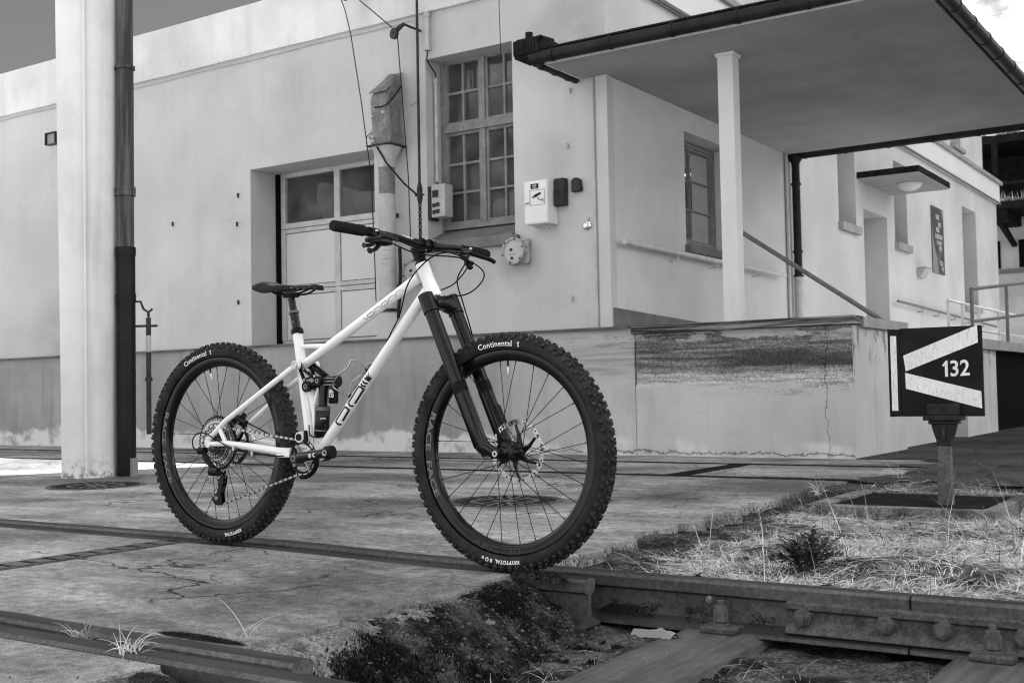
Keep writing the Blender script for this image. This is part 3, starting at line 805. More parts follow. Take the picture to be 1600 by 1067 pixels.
# ---- the big window
def window(label, par, ax, plane, a0, a1, z0, z1, transoms, cols, rows_per, bar=.022, post=.05, mat='frame_wood', mull=None):
    """ax 1: pane plane y=plane spanning x; ax 0: pane plane x=plane spanning y"""
    sgn = -1 if ax == 1 else 1
    def bx(p0, p1, q0, q1, d0, d1):
        lo, hi = sorted((plane + sgn * d0, plane + sgn * d1))
        return MB().box(p0, p1, lo, hi, q0, q1) if ax == 1 else MB().box(lo, hi, p0, p1, q0, q1)
    w = bx(a0, a1, z0, z0 + post, 0, .06).build('window', mat, par, False, .004); w['label'] = label
    bx(a0, a1, z1 - post, z1, 0, .06).build('window_frame', mat, w, False, .004)
    bx(a0, a0 + post, z0 + post, z1 - post, 0, .058).build('window_frame', mat, w, False, .004)
    bx(a1 - post, a1, z0 + post, z1 - post, 0, .058).build('window_frame', mat, w, False, .004)
    zz = [z0 + post] + [q for t in transoms for q in (t - .04, t + .04)] + [z1 - post]
    for t in transoms: bx(a0 + post, a1 - post, t - .04, t + .04, 0, .075).build('transom', mat, w, False, .004)
    for s in range(len(zz) // 2):
        lo, hi = zz[2 * s], zz[2 * s + 1]
        edges = [a0 + post] + ([mull - .03, mull + .03] if mull is not None else []) + [a1 - post]
        if mull is not None: bx(mull - .03, mull + .03, lo, hi, 0, .066).build('mullion', mat, w, False, .004)
        for c in range(len(edges) // 2):
            l, r = edges[2 * c], edges[2 * c + 1]; st = .026
            for q in ((l, l + st, lo, hi), (r - st, r, lo, hi), (l + st, r - st, lo, lo + st), (l + st, r - st, hi - st, hi)):
                bx(*q, .004, .046).build('sash', mat, w)
            cw = (r - l - 2 * st); rh = (hi - lo - 2 * st); nr = rows_per[s]
            for i in range(1, cols): bx(l + st + cw * i / cols - bar / 2, l + st + cw * i / cols + bar / 2, lo + st, hi - st, .008, .04).build('glazing_bar', mat, w)
            for j in range(1, nr): bx(l + st, r - st, lo + st + rh * j / nr - bar / 2, lo + st + rh * j / nr + bar / 2, .010, .038).build('glazing_bar', mat, w)
            for i in range(cols):
                for j in range(nr):
                    t = rnd.uniform(-.004, .004)
                    p0, p1 = l + st + cw * i / cols, l + st + cw * (i + 1) / cols; q0, q1 = lo + st + rh * j / nr, lo + st + rh * (j + 1) / nr
                    mm = MB()
                    if ax == 1: mm.add([(p0, plane - .02 + t, q0), (p1, plane - .02 - t, q0), (p1, plane - .02 - t, q1), (p0, plane - .02 + t, q1)], [(0, 1, 2, 3)])
                    else: mm.add([(plane + .02 + t, p0, q0), (plane + .02 - t, p1, q0), (plane + .02 - t, p1, q1), (plane + .02 + t, p0, q1)], [(0, 1, 2, 3)])
                    mm.build('pane', 'glass', w)
    return w
window('tall wooden casement window with many small panes', bd, 1, 9.16, -6.84, -5.835, 2.14, 3.84, [3.125], 2, [3, 2], mull=-6.337)
# sloping sill
MB().prism([(YF - .05, 1.915), (YF - .05, 2.00), (9.15, 2.14), (9.15, 1.915)], 0, -6.838, -5.837).build('window_sill', 'sill', bd, False, .004)
MB().box(-6.90, -5.78, YF - .055, YF - .003, 1.90, 1.985).build('window_sill', 'sill', bd, False, .004)
# room behind the window and things in it
def room(x0, x1, y0, y1, z0, z1):
    b = MB(); v = [(x, y, z) for z in (z0, z1) for y in (y0, y1) for x in (x0, x1)]
    b.add(v, [(0, 2, 3, 1), (4, 5, 7, 6), (1, 3, 7, 5), (3, 2, 6, 7), (2, 0, 4, 6)])
    b.build('room', 'interior', bd)
room(-7.2, -5.3, YF + .345, 11.0, 1.7, 4.1); room(-9.6, -7.3, YF + .50, 11.5, 1.0, 3.2)
b = MB(); xs = span(-6.75, -5.95, 40)
for x in xs:
    for z in (2.2, 2.5 + .09 * math.sin(x * 5)): b.v.append((x, 9.45 + .02 * math.sin(x * 60), z))
for i in range(len(xs) - 1): b.f.append((2 * i, 2 * i + 2, 2 * i + 3, 2 * i + 1))
tag(b.build('curtain', 'interior', None, True), 'dull half curtain hanging behind the lower window panes', 'curtain')
# ---- sectional door
dk = MB().box(-9.205, -7.50, 9.30, 9.34, 1.10, 1.16).build('sectional_door', 'frame_light', bd); dk['label'] = 'sectional door with two glazed panes over pale panels'
def dbx(x0, x1, z0, z1, d, mat, name, bev=.003): MB().box(x0, x1, 9.30 - d, 9.339, z0, z1).build(name, mat, dk, False, bev)
for x0, x1 in ((-9.205, -9.14), (-8.42, -8.34), (-7.58, -7.502)):
    for z0, z1 in ((1.161, 1.71), (1.715, 2.385), (2.39, 3.06)): dbx(x0, x1, z0, z1, .012, 'frame_light', 'door_stile')
for z0, z1 in ((1.66, 1.709), (1.716, 1.76), (2.34, 2.384), (2.391, 2.45), (2.955, 3.059)):
    for x0, x1 in ((-9.139, -8.421), (-8.339, -7.581)): dbx(x0, x1, z0, z1, .011, 'frame_light', 'door_rail')
for x0, x1 in ((-9.139, -8.421), (-8.339, -7.581)):
    for z0, z1 in ((1.162, 1.659), (1.761, 2.339)): dbx(x0 + .006, x1 - .006, z0 + .006, z1 - .006, .002, 'door_panel', 'door_panel')
    MB().add([(x0, 9.315, 2.45), (x1, 9.315, 2.45), (x1, 9.315, 2.955), (x0, 9.315, 2.955)], [(0, 1, 2, 3)]).build('pane', 'glass', dk)
MB().box(-9.238, -9.207, 9.24, 9.33, 1.10, 2.998).build('door_track', 'dark', bd)
MB().box(-9.50, -7.40, 9.345, 9.36, 2.2, 2.32).build('door_beam', 'dark', bd)
b = MB(); n = 18
for i in range(n + 1):
    for j in range(n + 1):
        u, v = i / n, j / n
        if True: b.v.append((-8.92 + .95 * u + .05 * math.sin(v * 7), 9.60 + .06 * math.sin(u * 9 + v * 4), 2.25 + (.66 - .22 * u) * v + .02 * math.sin(u * 8)))
for i in range(n):
    for j in range(n): b.f.append((i * (n + 1) + j, (i + 1) * (n + 1) + j, (i + 1) * (n + 1) + j + 1, i * (n + 1) + j + 1))
tag(b.build('plastic_sheet', 'curtain', None, True), 'pale crumpled sheet hanging behind the glazed door panes', 'sheet')
# ---- side wall openings
window('narrow window behind the canopy post', bd, 0, XC - .26, 10.43, 11.62, 2.02, 3.08, [], 2, [3], .016, .04, 'frame_wood', None)
MB().box(XC - .30, XC + .06, 10.40, 11.66, 1.885, 1.965).build('window_sill', 'sill', bd, False, .004)
MB().box(XC - .62, XC - .60, 10.3, 11.8, 1.8, 3.2).build('room', 'interior', bd)
for y0, y1, z in ((15.15, 15.90, 2.72), (17.79, 18.50, 2.70), (22.23, 23.35, 1.98)):
    MB().box(XC - .28, XC + .07, y0 - .03, y1 + .04, z - .11, z).build('window_sill', 'coping_pale', bd, False, .005)
    MB().box(XC - .315, XC - .285, y0, y1, z, 3.95).build('window', 'interior', bd)
MB().box(XC - .375, XC - .34, 16.23, 17.38, 1.10, 3.02).build('side_door', 'box_grey', bd)
# entrance slab over the side door
t = thing('door_canopy', 'flat concrete slab canopy above the side door', 'canopy', (-4.45, 16.8, 3.39))
MB().box(XC + .001, -4.03, 15.98, 17.68, 3.39, 3.405).build('canopy_slab', 'soffit', t)
MB().box(XC + .001, -4.02, 15.97, 17.69, 3.406, 3.49).build('canopy_roof', 'roof_tile', t)
t = thing('ceiling_lamp', 'white bowl lamp under the flat door canopy', 'lamp', (-4.35, 16.75, 3.3))
MB().lathe((-4.35, 16.75, 3.39), (0, 0, -1), [(.17, 0), (.165, .03), (.13, .075), (.07, .105), (.001, .115)], 24).build('lamp_bowl', 'box_white', t, True)
MB().lathe((-4.35, 16.75, 3.389), (0, 0, -1), [(.19, 0), (.19, .012), (.165, .012)], 24).build('lamp_rim', 'box_grey', t, True)
# poster
t = thing('poster', 'tall dark poster with rows of white lettering on the side wall', 'poster', (XC, 20.35, 2.4))
MB().box(XC + .002, XC + .014, 19.95, 20.75, 2.41, 3.53).build('poster_board', 'poster', t)
MB().add([(XC + .016, 19.95, 2.41), (XC + .016, 20.33, 2.41), (XC + .016, 20.28, 2.62), (XC + .016, 20.02, 2.95), (XC + .016, 19.95, 3.3)], [(0, 1, 2, 3, 4)]).build('poster_shape', 'poster_pale', t)
MB().add([(XC + .016, 20.55, 3.53), (XC + .016, 20.75, 3.53), (XC + .016, 20.75, 3.30)], [(0, 1, 2)]).build('poster_shape', 'poster_pale', t)
for s, y, z, h, mt in (('NEUES', 20.33, 3.33, .085, 'print_white'), ('KINO', 20.45, 3.21, .085, 'print_white'), ('MUSIK', 20.33, 3.115, .085, 'print_white'), ('KUNSTRAUM', 20.38, 3.00, .085, 'print_white'),
                   ('SOLIDARITY', 20.42, 2.905, .07, 'print_white'), ('HEIDI', 20.47, 2.81, .085, 'print_white'), ('KULTUR', 20.47, 2.725, .08, 'poster_pale'), ('THEA', 20.36, 2.645, .075, 'poster_pale'), ('TOLLE', 20.5, 2.56, .085, 'print_white'), ('WE', 20.58, 2.47, .075, 'print_white')):
    v, f = text_mesh(s, .02)
    MB().add([(XC + .019, y + p[0] * h * .95, z + p[1] * h * 1.3) for p in v], f).build('lettering', mt, t)
# wall lamp and handrails
t = thing('wall_lamp', 'small wedge-shaped wall lamp below the poster', 'lamp', (XC, 19.1, 2.3))
MB().prism([(XC + .001, 2.26), (XC + .06, 2.26), (XC + .15, 2.40), (XC + .001, 2.40)], 1, 18.95, 19.3).build('lamp_housing', 'box_grey', t)
MB().box(XC + .02, XC + .145, 18.96, 19.29, 2.4005, 2.41).build('lamp_lens', 'box_dark', t)
def handrail(label, x, pts, br, mat, r):
    t = thing('wall_handrail', label, 'handrail', (x, pts[0][0], pts[0][1]))
    MB().tube([(x, a, z) for a, z in pts], r, 10).build('rail_bar', mat, t, True)
    for a, z in br: MB().tube([(x, a, z - r), (x, a, z - .06), (XC + .003, a, z - .07)], .007, 6).build('bracket', mat, t, True)
handrail('pale round handrail on the side wall under the canopy', XC + .09, [(8.98, 1.845), (12.88, 1.835)], [(10.05, 1.84), (10.95, 1.84), (12.1, 1.84)], 'handrail', .024)
handrail('thin handrail low on the side wall right of the side door', XC + .09, [(17.5, 1.79), (24.6, 1.66)], [(18.9, 1.765), (19.9, 1.745), (21, 1.725), (22.1, 1.705), (23.3, 1.685)], 'handrail_dark', .02)
t = thing('stair_rail', 'sloping pipe handrail descending from the post to the platform corner', 'handrail', (-3.1, 10.6, 1.05))
MB().tube([(-4.42, 10.62, 2.10), (-4.277, 10.62, 2.0), (-3.087, 10.62, 1.172), (-2.93, 10.62, 1.062)], .022, 10).build('rail_bar', 'handrail_dark', t, True)
MB().tube([(-4.42, 10.62, 2.10), (-4.42, 10.62, 1.05)], .02, 8).build('rail_post', 'handrail_dark', t, True)
MB().tube([(-2.94, 10.62, 1.06), (-2.94, 10.62, .69)], .02, 8).build('rail_post', 'handrail_dark', t, True)
# railing of the second platform
t = thing('platform_railing', 'two-bar pipe railing on the rear platform behind the sign', 'railing', (-2.8, 13.1, 1.04))
MB().tube([(-2.80, 13.12, 1.565), (-2.80, 18.0, 2.0)], .02, 8).build('rail_bar', 'handrail_dark', t, True)
MB().tube([(-2.80, 13.12, 1.22), (-2.80, 18.0, 1.55)], .018, 8).build('rail_bar', 'handrail_dark', t, True)
for y in (13.12, 15.0, 17.0): MB().tube([(-2.80, y, 1.03), (-2.80, y, 1.565 + (y - 13.12) * .089)], .02, 8).build('rail_post', 'handrail_dark', t, True)
t = thing('platform_railing', 'pale pipe railing further back against the depot wall', 'railing', (-3.25, 14, 1.04))
for z in (1.52, 1.22): MB().tube([(-3.25, 14.0, z), (-3.25, 22, z)], .018, 8).build('rail_bar', 'handrail', t, True)
for y in (14.0, 14.7, 15.6, 16.8): MB().tube([(-3.25, y, 1.03), (-3.25, y, 1.52)], .018, 8).build('rail_post', 'handrail', t, True)

# ================================================================== PLATFORM CANOPY
ZS = 3.303
t = thing('platform_canopy', 'wide flat canopy with dark gutter and tiled edge over the loading platform', 'canopy', (-3.5, 10.8, ZS))
CX0, CX1, CY0, CY1 = -5.10, -2.03, 8.27, 13.27
MB().box(CX0, CX1, CY0, CY1, ZS, ZS + .02).build('soffit', 'soffit', t)
MB().box(CX0 - .004, CX1 + .004, CY0 - .012, CY0 - .001, ZS - .004, ZS + .05).build('fascia', 'white_trim', t)
MB().box(CX1 + .001, CX1 + .014, CY0 + .002, CY1, ZS - .004, ZS + .06).build('fascia', 'soffit', t)
MB().box(CX0 - .014, CX0 - .001, CY0 + .002, YF - .002, ZS - .004, ZS + .05).build('fascia', 'white_trim', t)
MB().box(CX0, CX1, CY0, CY1, ZS + .021, ZS + .13).build('roof_deck', 'roof_tile', t)
def gutter(p0, p1, r, name='gutter'):
    p0, p1 = Vector(p0), Vector(p1); d = (p1 - p0); n = max(2, int(d.length / .55)); b = MB(); u = d.normalized(); s = u.cross(Vector((0, 0, 1))); 
    b.tube([p0, p1], r, 16)
    g = b.build(name, 'gutter', t, True)
    for i in range(n + 1):
        c = p0 + d * ((i + .4) / (n + 1)); w = .012
        MB().lathe(c, u, [(r, -w), (r + .006, -w), (r + .006, w), (r, w)], 16).build('gutter_clip', 'gutter', t, True)
gutter((-5.20, CY0 - .075, ZS + .045), (CX1 + .1, CY0 - .075, ZS + .045), .052)
gutter((CX1 + .075, CY0 - .07, ZS + .045), (CX1 + .075, CY1 + .05, ZS + .045), .055)
gutter((XC + .01, CY1 + .06, ZS - .01), (CX1 + .1, CY1 + .06, ZS - .01), .052)
gutter((CX0 - .055, CY0 - .07, ZS + .01), (CX0 - .055, YF - .01, ZS + .01), .042)
# tile rows along the edges
for i in range(44):
    x = CX0 - .04 + i * .0725
    MB().prism([(CY0 - .10, ZS + .10), (CY0 - .09, ZS + .118), (CY0 + .30, ZS + .17), (CY0 + .30, ZS + .14)], 0, x, x + .066 + rnd.uniform(-.004, .004)).build('roof_tile', 'roof_tile', t)
for i in range(68):
    y = CY0 - .05 + i * .0725
    MB().prism([(CX1 + .10, ZS + .10), (CX1 + .09, ZS + .118), (CX1 - .30, ZS + .17), (CX1 - .30, ZS + .14)], 1, y, y + .066 + rnd.uniform(-.004, .004)).build('roof_tile', 'roof_tile', t)
# ribbed verge piece at the gutter's end
for i in range(8):
    x = -5.335 + i * .031
    MB().tube([(x, CY0 - .11, ZS + .08), (x, CY0 - .115, ZS + .19), (x, CY0 - .05, ZS + .225), (x, CY0 + .15, ZS + .24)], .0165, 8).build('verge_rib', 'roof_tile', t, True)
MB().box(-5.35, -5.09, CY0 - .098, CY0 + .15, ZS + .06, ZS + .215).build('verge_body', 'roof_tile', t)
MB().tube([(-5.25, CY0 - .02, ZS + .2), (-5.25, CY0 - .02, ZS + .29)], .032, 10).build('vent_stub', 'roof_tile', t, True)
MB().hexa([(-5.11, CY0 - .085, ZS + .08), (-4.98, CY0 - .085, ZS + .09), (-4.98, CY0 + .1, ZS + .09), (-5.11, CY0 + .1, ZS + .08)],
          [(-5.11, CY0 - .085, ZS + .235), (-4.98, CY0 - .085, ZS + .15), (-4.98, CY0 + .1, ZS + .15), (-5.11, CY0 + .1, ZS + .235)]).build('verge_end', 'roof_tile', t)
t2 = thing('canopy_post', 'square white post carrying the platform canopy', 'post', (-3.75, 8.94, 1.09))
MB().box(-3.82, -3.685, 8.872, 9.01, 1.075, ZS - .001).build('post_shaft', 'post_paint', t2, False, .008)
MB().box(-3.832, -3.673, 8.860, 9.022, ZS - .03, ZS - .0015).build('post_head', 'post_paint', t2)
# rear downpipe
t = thing('rear_downpipe', 'black downpipe with pale foot at the end of the canopy', 'downpipe', (-4.78, 13.35, 1.05))
MB().lathe((-4.78, 13.34, ZS - .16), (0, 0, 1), [(.045, 0), (.05, .06), (.085, .11), (.085, .14)], 16).build('hopper', 'gutter', t, True)
MB().tube([(-4.78, 13.34, ZS - .1), (-4.78, 13.34, 1.86)], .047, 14).build('pipe', 'gutter', t, True)
MB().tube([(-4.78, 13.34, 1.86), (-4.78, 13.34, 1.04)], .052, 14).build('pipe_foot', 'conduit', t, True)
for z in (2.95, 2.15, 1.86): MB().lathe((-4.78, 13.34, z), (0, 0, 1), [(.05, -.012), (.06, -.012), (.06, .012), (.05, .012)], 14).build('pipe_clip', 'gutter', t, True)
t = thing('corner_conduit', 'thin pale pipe beside the black rear downpipe', 'pipe', (-4.82, 13.2, 1.05))
MB().tube([(-4.835, 13.18, ZS - .01), (-4.835, 13.18, 1.04)], .022, 10).build('pipe', 'conduit', t, True)
tag(MB().tube([(XC - .128, YF - .018, 1.10), (XC - .128, YF - .018, 3.29)], .014, 8).build('conductor', 'conduit', None, True), 'thin painted conductor pipe running up the depot corner', 'pipe')

# ================================================================== UNSEEN ROOF ADDED OVER THE COLUMN (outline and height shaped to shade the yard)
ZR = 12.0
sh = Vector((sdir.x, sdir.y)) / sdir.z * ZR
def up_at(x, y): return (x + sh.x, y + sh.y)
poly = [up_at(-11.07, .75), up_at(-8.19, 5.26), up_at(-7.06, 7.03), up_at(-6.83, 7.4), (-4.2, up_at(0, 7.4)[1]), (-4.2, 25), (4.5, 25), up_at(4.5, .75)]
t = thing('shade_roof', 'broad flat unseen roof overhead, added on the column to shade the yard', 'roof', (-3, 6, ZR))
MB().prism(poly, 2, ZR, ZR + .18).build('roof_slab', 'soffit', t)

# ================================================================== COLUMN AND ITS DOWNPIPE
CX, CY = -7.30, 5.40
t = thing('roof_column', 'thick pale painted column with chipped foot on the left', 'column', (CX, CY, 0))
b = MB(); seg = 40; zs = [0, .02, .06, .3, 1, 2, 3.5, ZR - .01]
def colr(z, th):
    r = .192 + .030 * min(1, z / 3.5) + (.012 * (1 - z / .06) if z < .06 else 0)
    k = 1 - .022 * abs(math.sin(4 * (th - .35)))     # soft eight-sided section
    return r * k + (.004 * N3(math.cos(th) * 2, math.sin(th) * 2, z * 3) if z < .4 else 0)
for z in zs:
    for k in range(seg):
        th = 2 * math.pi * k / seg; b.v.append((CX + colr(z, th) * math.cos(th) - .02 * min(1, z / 3.5), CY + colr(z, th) * math.sin(th), z - .004))
for i in range(len(zs) - 1):
    for k in range(seg): k2 = (k + 1) % seg; b.f.append((i * seg + k, i * seg + k2, (i + 1) * seg + k2, (i + 1) * seg + k))
b.build('column_shaft', 'column_paint', t, True)
a0 = math.atan2(-.55, .83) - .15
MB().tube([(CX + .214 * math.cos(a0), CY + .214 * math.sin(a0), .02), (CX + .232 * math.cos(a0) - .02, CY + .232 * math.sin(a0), 3.6)], .011, 6).build('column_ridge', 'column_paint', t, True)
PX, PY = -7.075, 5.548
t = thing('column_downpipe', 'black and rust streaked downpipe fixed to the pale column', 'downpipe', (PX, PY, 0))
MB().tube([(PX, PY, 0), (PX, PY, 1.66)], .067, 20).build('pipe', 'downpipe_black', t, True)
MB().tube([(PX, PY, 1.66), (PX, PY, 2.10)], .060, 20).build('pipe', 'downpipe_rust', t, True)
MB().tube([(PX, PY, 2.10), (PX, PY, 3.0)], .0605, 20).build('pipe', 'downpipe_rust', t, True)
MB().tube([(PX, PY, 3.0), (PX, PY, ZR)], .058, 20).build('pipe', 'downpipe_rust', t, True)
for z, w in ((2.07, .022), (2.10, .012), (1.64, .03), (1.30, .03), (3.0, .012)):
    MB().lathe((PX, PY, z), (0, 0, 1), [(.058, -w), (.072, -w), (.072, w), (.058, w)], 20).build('pipe_collar', 'downpipe_rust' if z > 1.7 else 'downpipe_black', t, True)
MB().box(PX + .064, PX + .088, PY - .02, PY + .03, -.004, .13).build('foot_plate', 'poster_pale', t)
t = thing('hanging_bar', 'striped iron bar hanging from a bracket on the downpipe', 'bar', (-6.94, 5.64, .3))
hx, hy = -6.94, 5.64
MB().tube([(PX + .05, PY + .03, 1.27), (hx - .05, hy - .03, 1.27), (hx - .03, hy - .02, 1.215), (hx + .0, hy, 1.19), (hx + .025, hy + .016, 1.215)], .009, 8).build('bracket', 'iron', t, True)
MB().tube([(PX + .05, PY + .03, 1.09), (hx + .055, hy + .035, 1.09)], .009, 8).build('bracket', 'iron', t, True)
MB().lathe((hx, hy, 1.172), (.83, .55, 0), [(.017, -.006), (.024, 0), (.017, .006), (.012, 0)], 12, True).build('ring', 'iron', t, True)
for z0, z1, mt in ((.30, .69, 'iron'), (.69, .90, 'iron'), (.90, 1.02, 'box_grey'), (1.02, 1.15, 'iron')):
    MB().tube([(hx, hy, z0), (hx, hy, z1)], .0185, 10).build('bar_segment', mt, t, True)
MB().lathe((hx, hy, .70), (0, 0, 1), [(.018, -.014), (.027, -.014), (.027, .014), (.018, .014)], 12).build('bar_collar', 'iron', t, True)

# ================================================================== FITTINGS ON THE DEPOT FRONT
# --- vertical duct with motor head
DX, DY = -7.216, 8.72
t = thing('vertical_duct', 'scratched vertical pipe with box-shaped head beside the sectional door', 'duct', (DX, DY, 1.35))
MB().tube([(DX, DY, 1.35), (DX, DY, 2.49)], .082, 24).build('duct_pipe', 'duct_light', t, True)
MB().tube([(DX, DY, 2.4905), (DX, DY, 2.80)], .080, 24).build('duct_pipe', 'duct_dark', t, True)
MB().lathe((DX, DY, 1.35), (0, 0, 1), [(.082, 0), (.088, 0), (.088, .03), (.082, .03)], 24).build('duct_rim', 'iron', t, True)
MB().lathe((DX, DY, 2.78), (0, 0, 1), [(.081, -.03), (.086, -.03), (.086, .03), (.081, .03)], 24).build('duct_rim', 'duct_light', t, True)
b = MB(); n = 24
def ringp(a, b_, z, pw): 
    out = []
    for k in range(n):
        th = 2 * math.pi * k / n + .4; c_, s_ = math.cos(th), math.sin(th)
        q = 1 / (abs(c_) ** pw + abs(s_) ** pw) ** (1 / pw); out.append((DX + a * c_ * q, DY + b_ * s_ * q, z))
    return out
def loft(secs, mat, name):
    b = MB()
    for sx_ in secs: b.v += sx_
    for i in range(len(secs) - 1):
        for k in range(n): b.f.append((i * n + k, i * n + (k + 1) % n, (i + 1) * n + (k + 1) % n, (i + 1) * n + k))
    b.f.append(tuple(range((len(secs) - 1) * n, len(secs) * n))); b.build(name, mat, t, True)
loft([ringp(.080, .080, 2.79, 2), ringp(.110, .100, 2.88, 2.6), ringp(.128, .118, 2.95, 5)], 'duct_light', 'funnel')
MB().box(DX - .145, DX + .150, DY - .135, DY + .130, 2.952, 2.966).build('head_flange', 'iron', t)
loft([ringp(.125, .115, 2.966, 6), ringp(.132, .120, 3.06, 6), ringp(.122, .112, 3.125, 5), ringp(.108, .104, 3.145, 5)], 'duct_dark', 'head_box')
sec = []
for z, ox, oy, a_, b_ in ((3.145, 0, 0, .108, .104), (3.25, -.004, 0, .116, .108), (3.42, -.008, .0, .118, .108), (3.47, -.004, .01, .114, .10), (3.56, .03, .035, .085, .07), (3.64, .055, .05, .055, .055), (3.66, .06, .05, .04, .05)):
    sec.append([(x + ox, y + oy, q) for x, y, q in ringp(a_, b_, z, 7)])
loft(sec, 'duct_dark', 'head_hood')
MB().add([(DX - .118, DY - .112, 3.47), (DX + .10, DY - .112, 3.475), (DX + .125, DY + .11, 3.68), (DX - .03, DY + .11, 3.68), (DX - .118, DY - .112, 3.482), (DX + .10, DY - .112, 3.487), (DX + .125, DY + .11, 3.692), (DX - .03, DY + .11, 3.692)],
         [(0, 3, 2, 1), (4, 5, 6, 7), (0, 1, 5, 4), (1, 2, 6, 5), (2, 3, 7, 6), (3, 0, 4, 7)]).build('hood_lid', 'duct_dark', t)
MB().tube([(DX - .05, DY - .115, 3.33), (DX + .04, DY - .125, 3.32), (DX + .10, DY - .12, 3.33), (DX + .14, DY - .06, 3.40), (DX + .12, DY + .1, 3.56)], .007, 6).build('cable', 'wire', t, True)
for dx, dz in ((-.07, 3.24), (-.06, 3.04), (-.06, 3.0), (.07, 3.26)): MB().box(DX + dx - .011, DX + dx + .011, DY - .14, DY - .105, dz - .012, dz + .012).build('terminal', 'box_grey', t)
MB().tube([(DX - .12, DY - .08, 3.10), (DX - .165, DY - .10, 3.06), (DX - .16, DY - .11, 2.99)], .005, 6).build('lever', 'iron', t, True)
MB().tube([(DX - .08, DY + .02, 3.05), (DX - .19, DY, 3.05), (DX - .21, DY - .01, 3.08)], .006, 6).build('lever', 'iron', t, True)
for z in (1.6, 2.3): MB().box(DX - .02, DX + .02, DY + .07, YF - .002, z - .02, z + .02).build('wall_bracket', 'iron', t)
# --- rod, chain, ropes, pulleys
t = thing('pull_rod', 'long iron rod with turnbuckle and chain hanging beside the big window', 'rod', (-6.80, 8.70, 1.9))
MB().tube([(-6.80, 8.70, 2.53), (-6.80, 8.70, 4.9)], .013, 8).build('rod', 'iron', t, True)
MB().tube([(-6.80, 8.70, 2.35), (-6.80, 8.70, 2.40), (-6.80, 8.70, 2.50), (-6.80, 8.70, 2.56)], [.014, .027, .027, .014], 10).build('turnbuckle', 'iron', t, True)
MB().box(-6.85, -6.75, 8.69, 8.71, 2.43, 2.445).build('cross_pin', 'iron', t)
for i in range(11):
    z = 2.34 - i * .034
    MB().lathe((-6.80, 8.70, z), (1, 0, 0) if i % 2 else (0, 1, 0), [(.009, -.006), (.019, -.006), (.019, .006), (.009, .006)], 10, True).build('chain_link', 'iron', t, True)
def pulley(x, y, z, r, label):
    p = thing('pulley', label, 'pulley', (x, y, z), 'rope pulleys on the depot front')
    MB().lathe((x, y, z), (.25, 1, 0), [(.01, -.014), (r, -.014), (r * .86, -.004), (r * .86, .004), (r, .014), (.01, .014)], 24).build('pulley_wheel', 'iron', p, True)
    MB().hexa([(x + .01, y - .018, z - .005), (x + .115, y - .01, z + .055), (x + .115, y + .012, z + .055), (x + .01, y + .018, z - .005)], [(x - .02, y - .018, z + .03), (x + .115, y - .01, z + .085), (x + .115, y + .012, z + .085), (x - .02, y + .018, z + .03)]).build('pulley_arm', 'iron', p)
    MB().box(x + .105, x + .118, y, YF - .002, z + .06, z + .08).build('pulley_bracket', 'iron', p)
pulley(-7.00, 8.60, 4.00, .055, 'small iron rope pulley below the parapet above the duct')
pulley(-7.62, 8.60, 4.50, .055, 'iron rope pulley on the parapet at the top edge')
def rope(label, pts, r, mat='wire'):
    tag(MB().tube(pts, r, 6).build('rope', mat, None, True), label, 'rope')
rope('slack wire from the parapet pulley down to the door edge', [(-7.67, 8.58, 4.5), (-7.62, 8.6, 4.35), (-7.55, 8.6, 4.1), (-7.44, 8.62, 3.4), (-7.35, 8.64, 2.7), (-7.30, 8.60, 2.34), (-7.27, 8.585, 1.9), (-7.26, 8.585, 1.45)], .0055)
rope('wire slanting between the two rope pulleys', [(-7.6, 8.59, 4.56), (-7.02, 8.59, 4.06)], .0055)
rope('wire dropping straight from the lower pulley behind the handlebar', [(-6.95, 8.585, 3.97), (-6.87, 8.62, 2.6), (-6.86, 8.63, 1.9)], .0055)
rope('dark rope slanting from the duct head to the rod', [(DX - .02, DY - .12, 2.94), (DX + .07, DY - .09, 2.78), (-6.95, 8.65, 2.56), (-6.81, 8.69, 2.43)], .010)
rope('knotted rope hanging beside the foot of the duct', [(-7.02, 8.66, 1.95), (-7.015, 8.66, 1.75), (-7.03, 8.66, 1.5), (-7.05, 8.66, 1.28)], .018)
rope('thin wire in front of the big window', [(-5.80, 8.60, 4.8), (-5.79, 8.62, 3.55)], .004)
b = MB(); xs = span(-14, -6.99, 60)
tag(b.tube([(x, YF - .012, 4.20 - .012 * abs(math.sin(x * 1.9))) for x in xs] + [(-6.93, YF - .012, 4.15), (-6.93, YF - .012, 3.4), (-7.02, YF - .012, 3.36)], .006, 6).build('wall_cable', 'conduit', None, True), 'thin cable clipped under the parapet and down the wall', 'cable')
# --- conduits and boxes by the window
t = thing('conduit', 'short fat conduit above the window corner', 'conduit', (-6.78, 8.82, 3.9))
MB().tube([(-6.78, 8.83, 3.86), (-6.78, 8.83, 4.22)], .024, 10).build('pipe', 'conduit', t, True)
for z in (3.87, 4.2): MB().lathe((-6.78, 8.83, z), (0, 0, 1), [(.024, -.02), (.031, -.02), (.031, .02), (.024, .02)], 10).build('pipe_clip', 'box_grey', t, True)
t = thing('conduit', 'vertical conduit on the window reveal above the switch box', 'conduit', (-6.81, 8.99, 2.6))
MB().tube([(-6.81, 8.99, 2.60), (-6.81, 8.99, 3.62)], .019, 10).build('pipe', 'conduit', t, True)
for z in (2.64, 3.05, 3.58): MB().lathe((-6.81, 8.99, z), (0, 0, 1), [(.019, -.018), (.026, -.018), (.026, .018), (.019, .018)], 10).build('pipe_clip', 'box_grey', t, True)
MB().tube([(-6.78, 8.83, 3.84), (-6.80, 8.84, 3.77), (-6.79, 8.9, 3.70), (-6.80, 8.98, 3.66), (-6.81, 8.99, 3.61)], .007, 6).build('cable', 'wire', t, True)
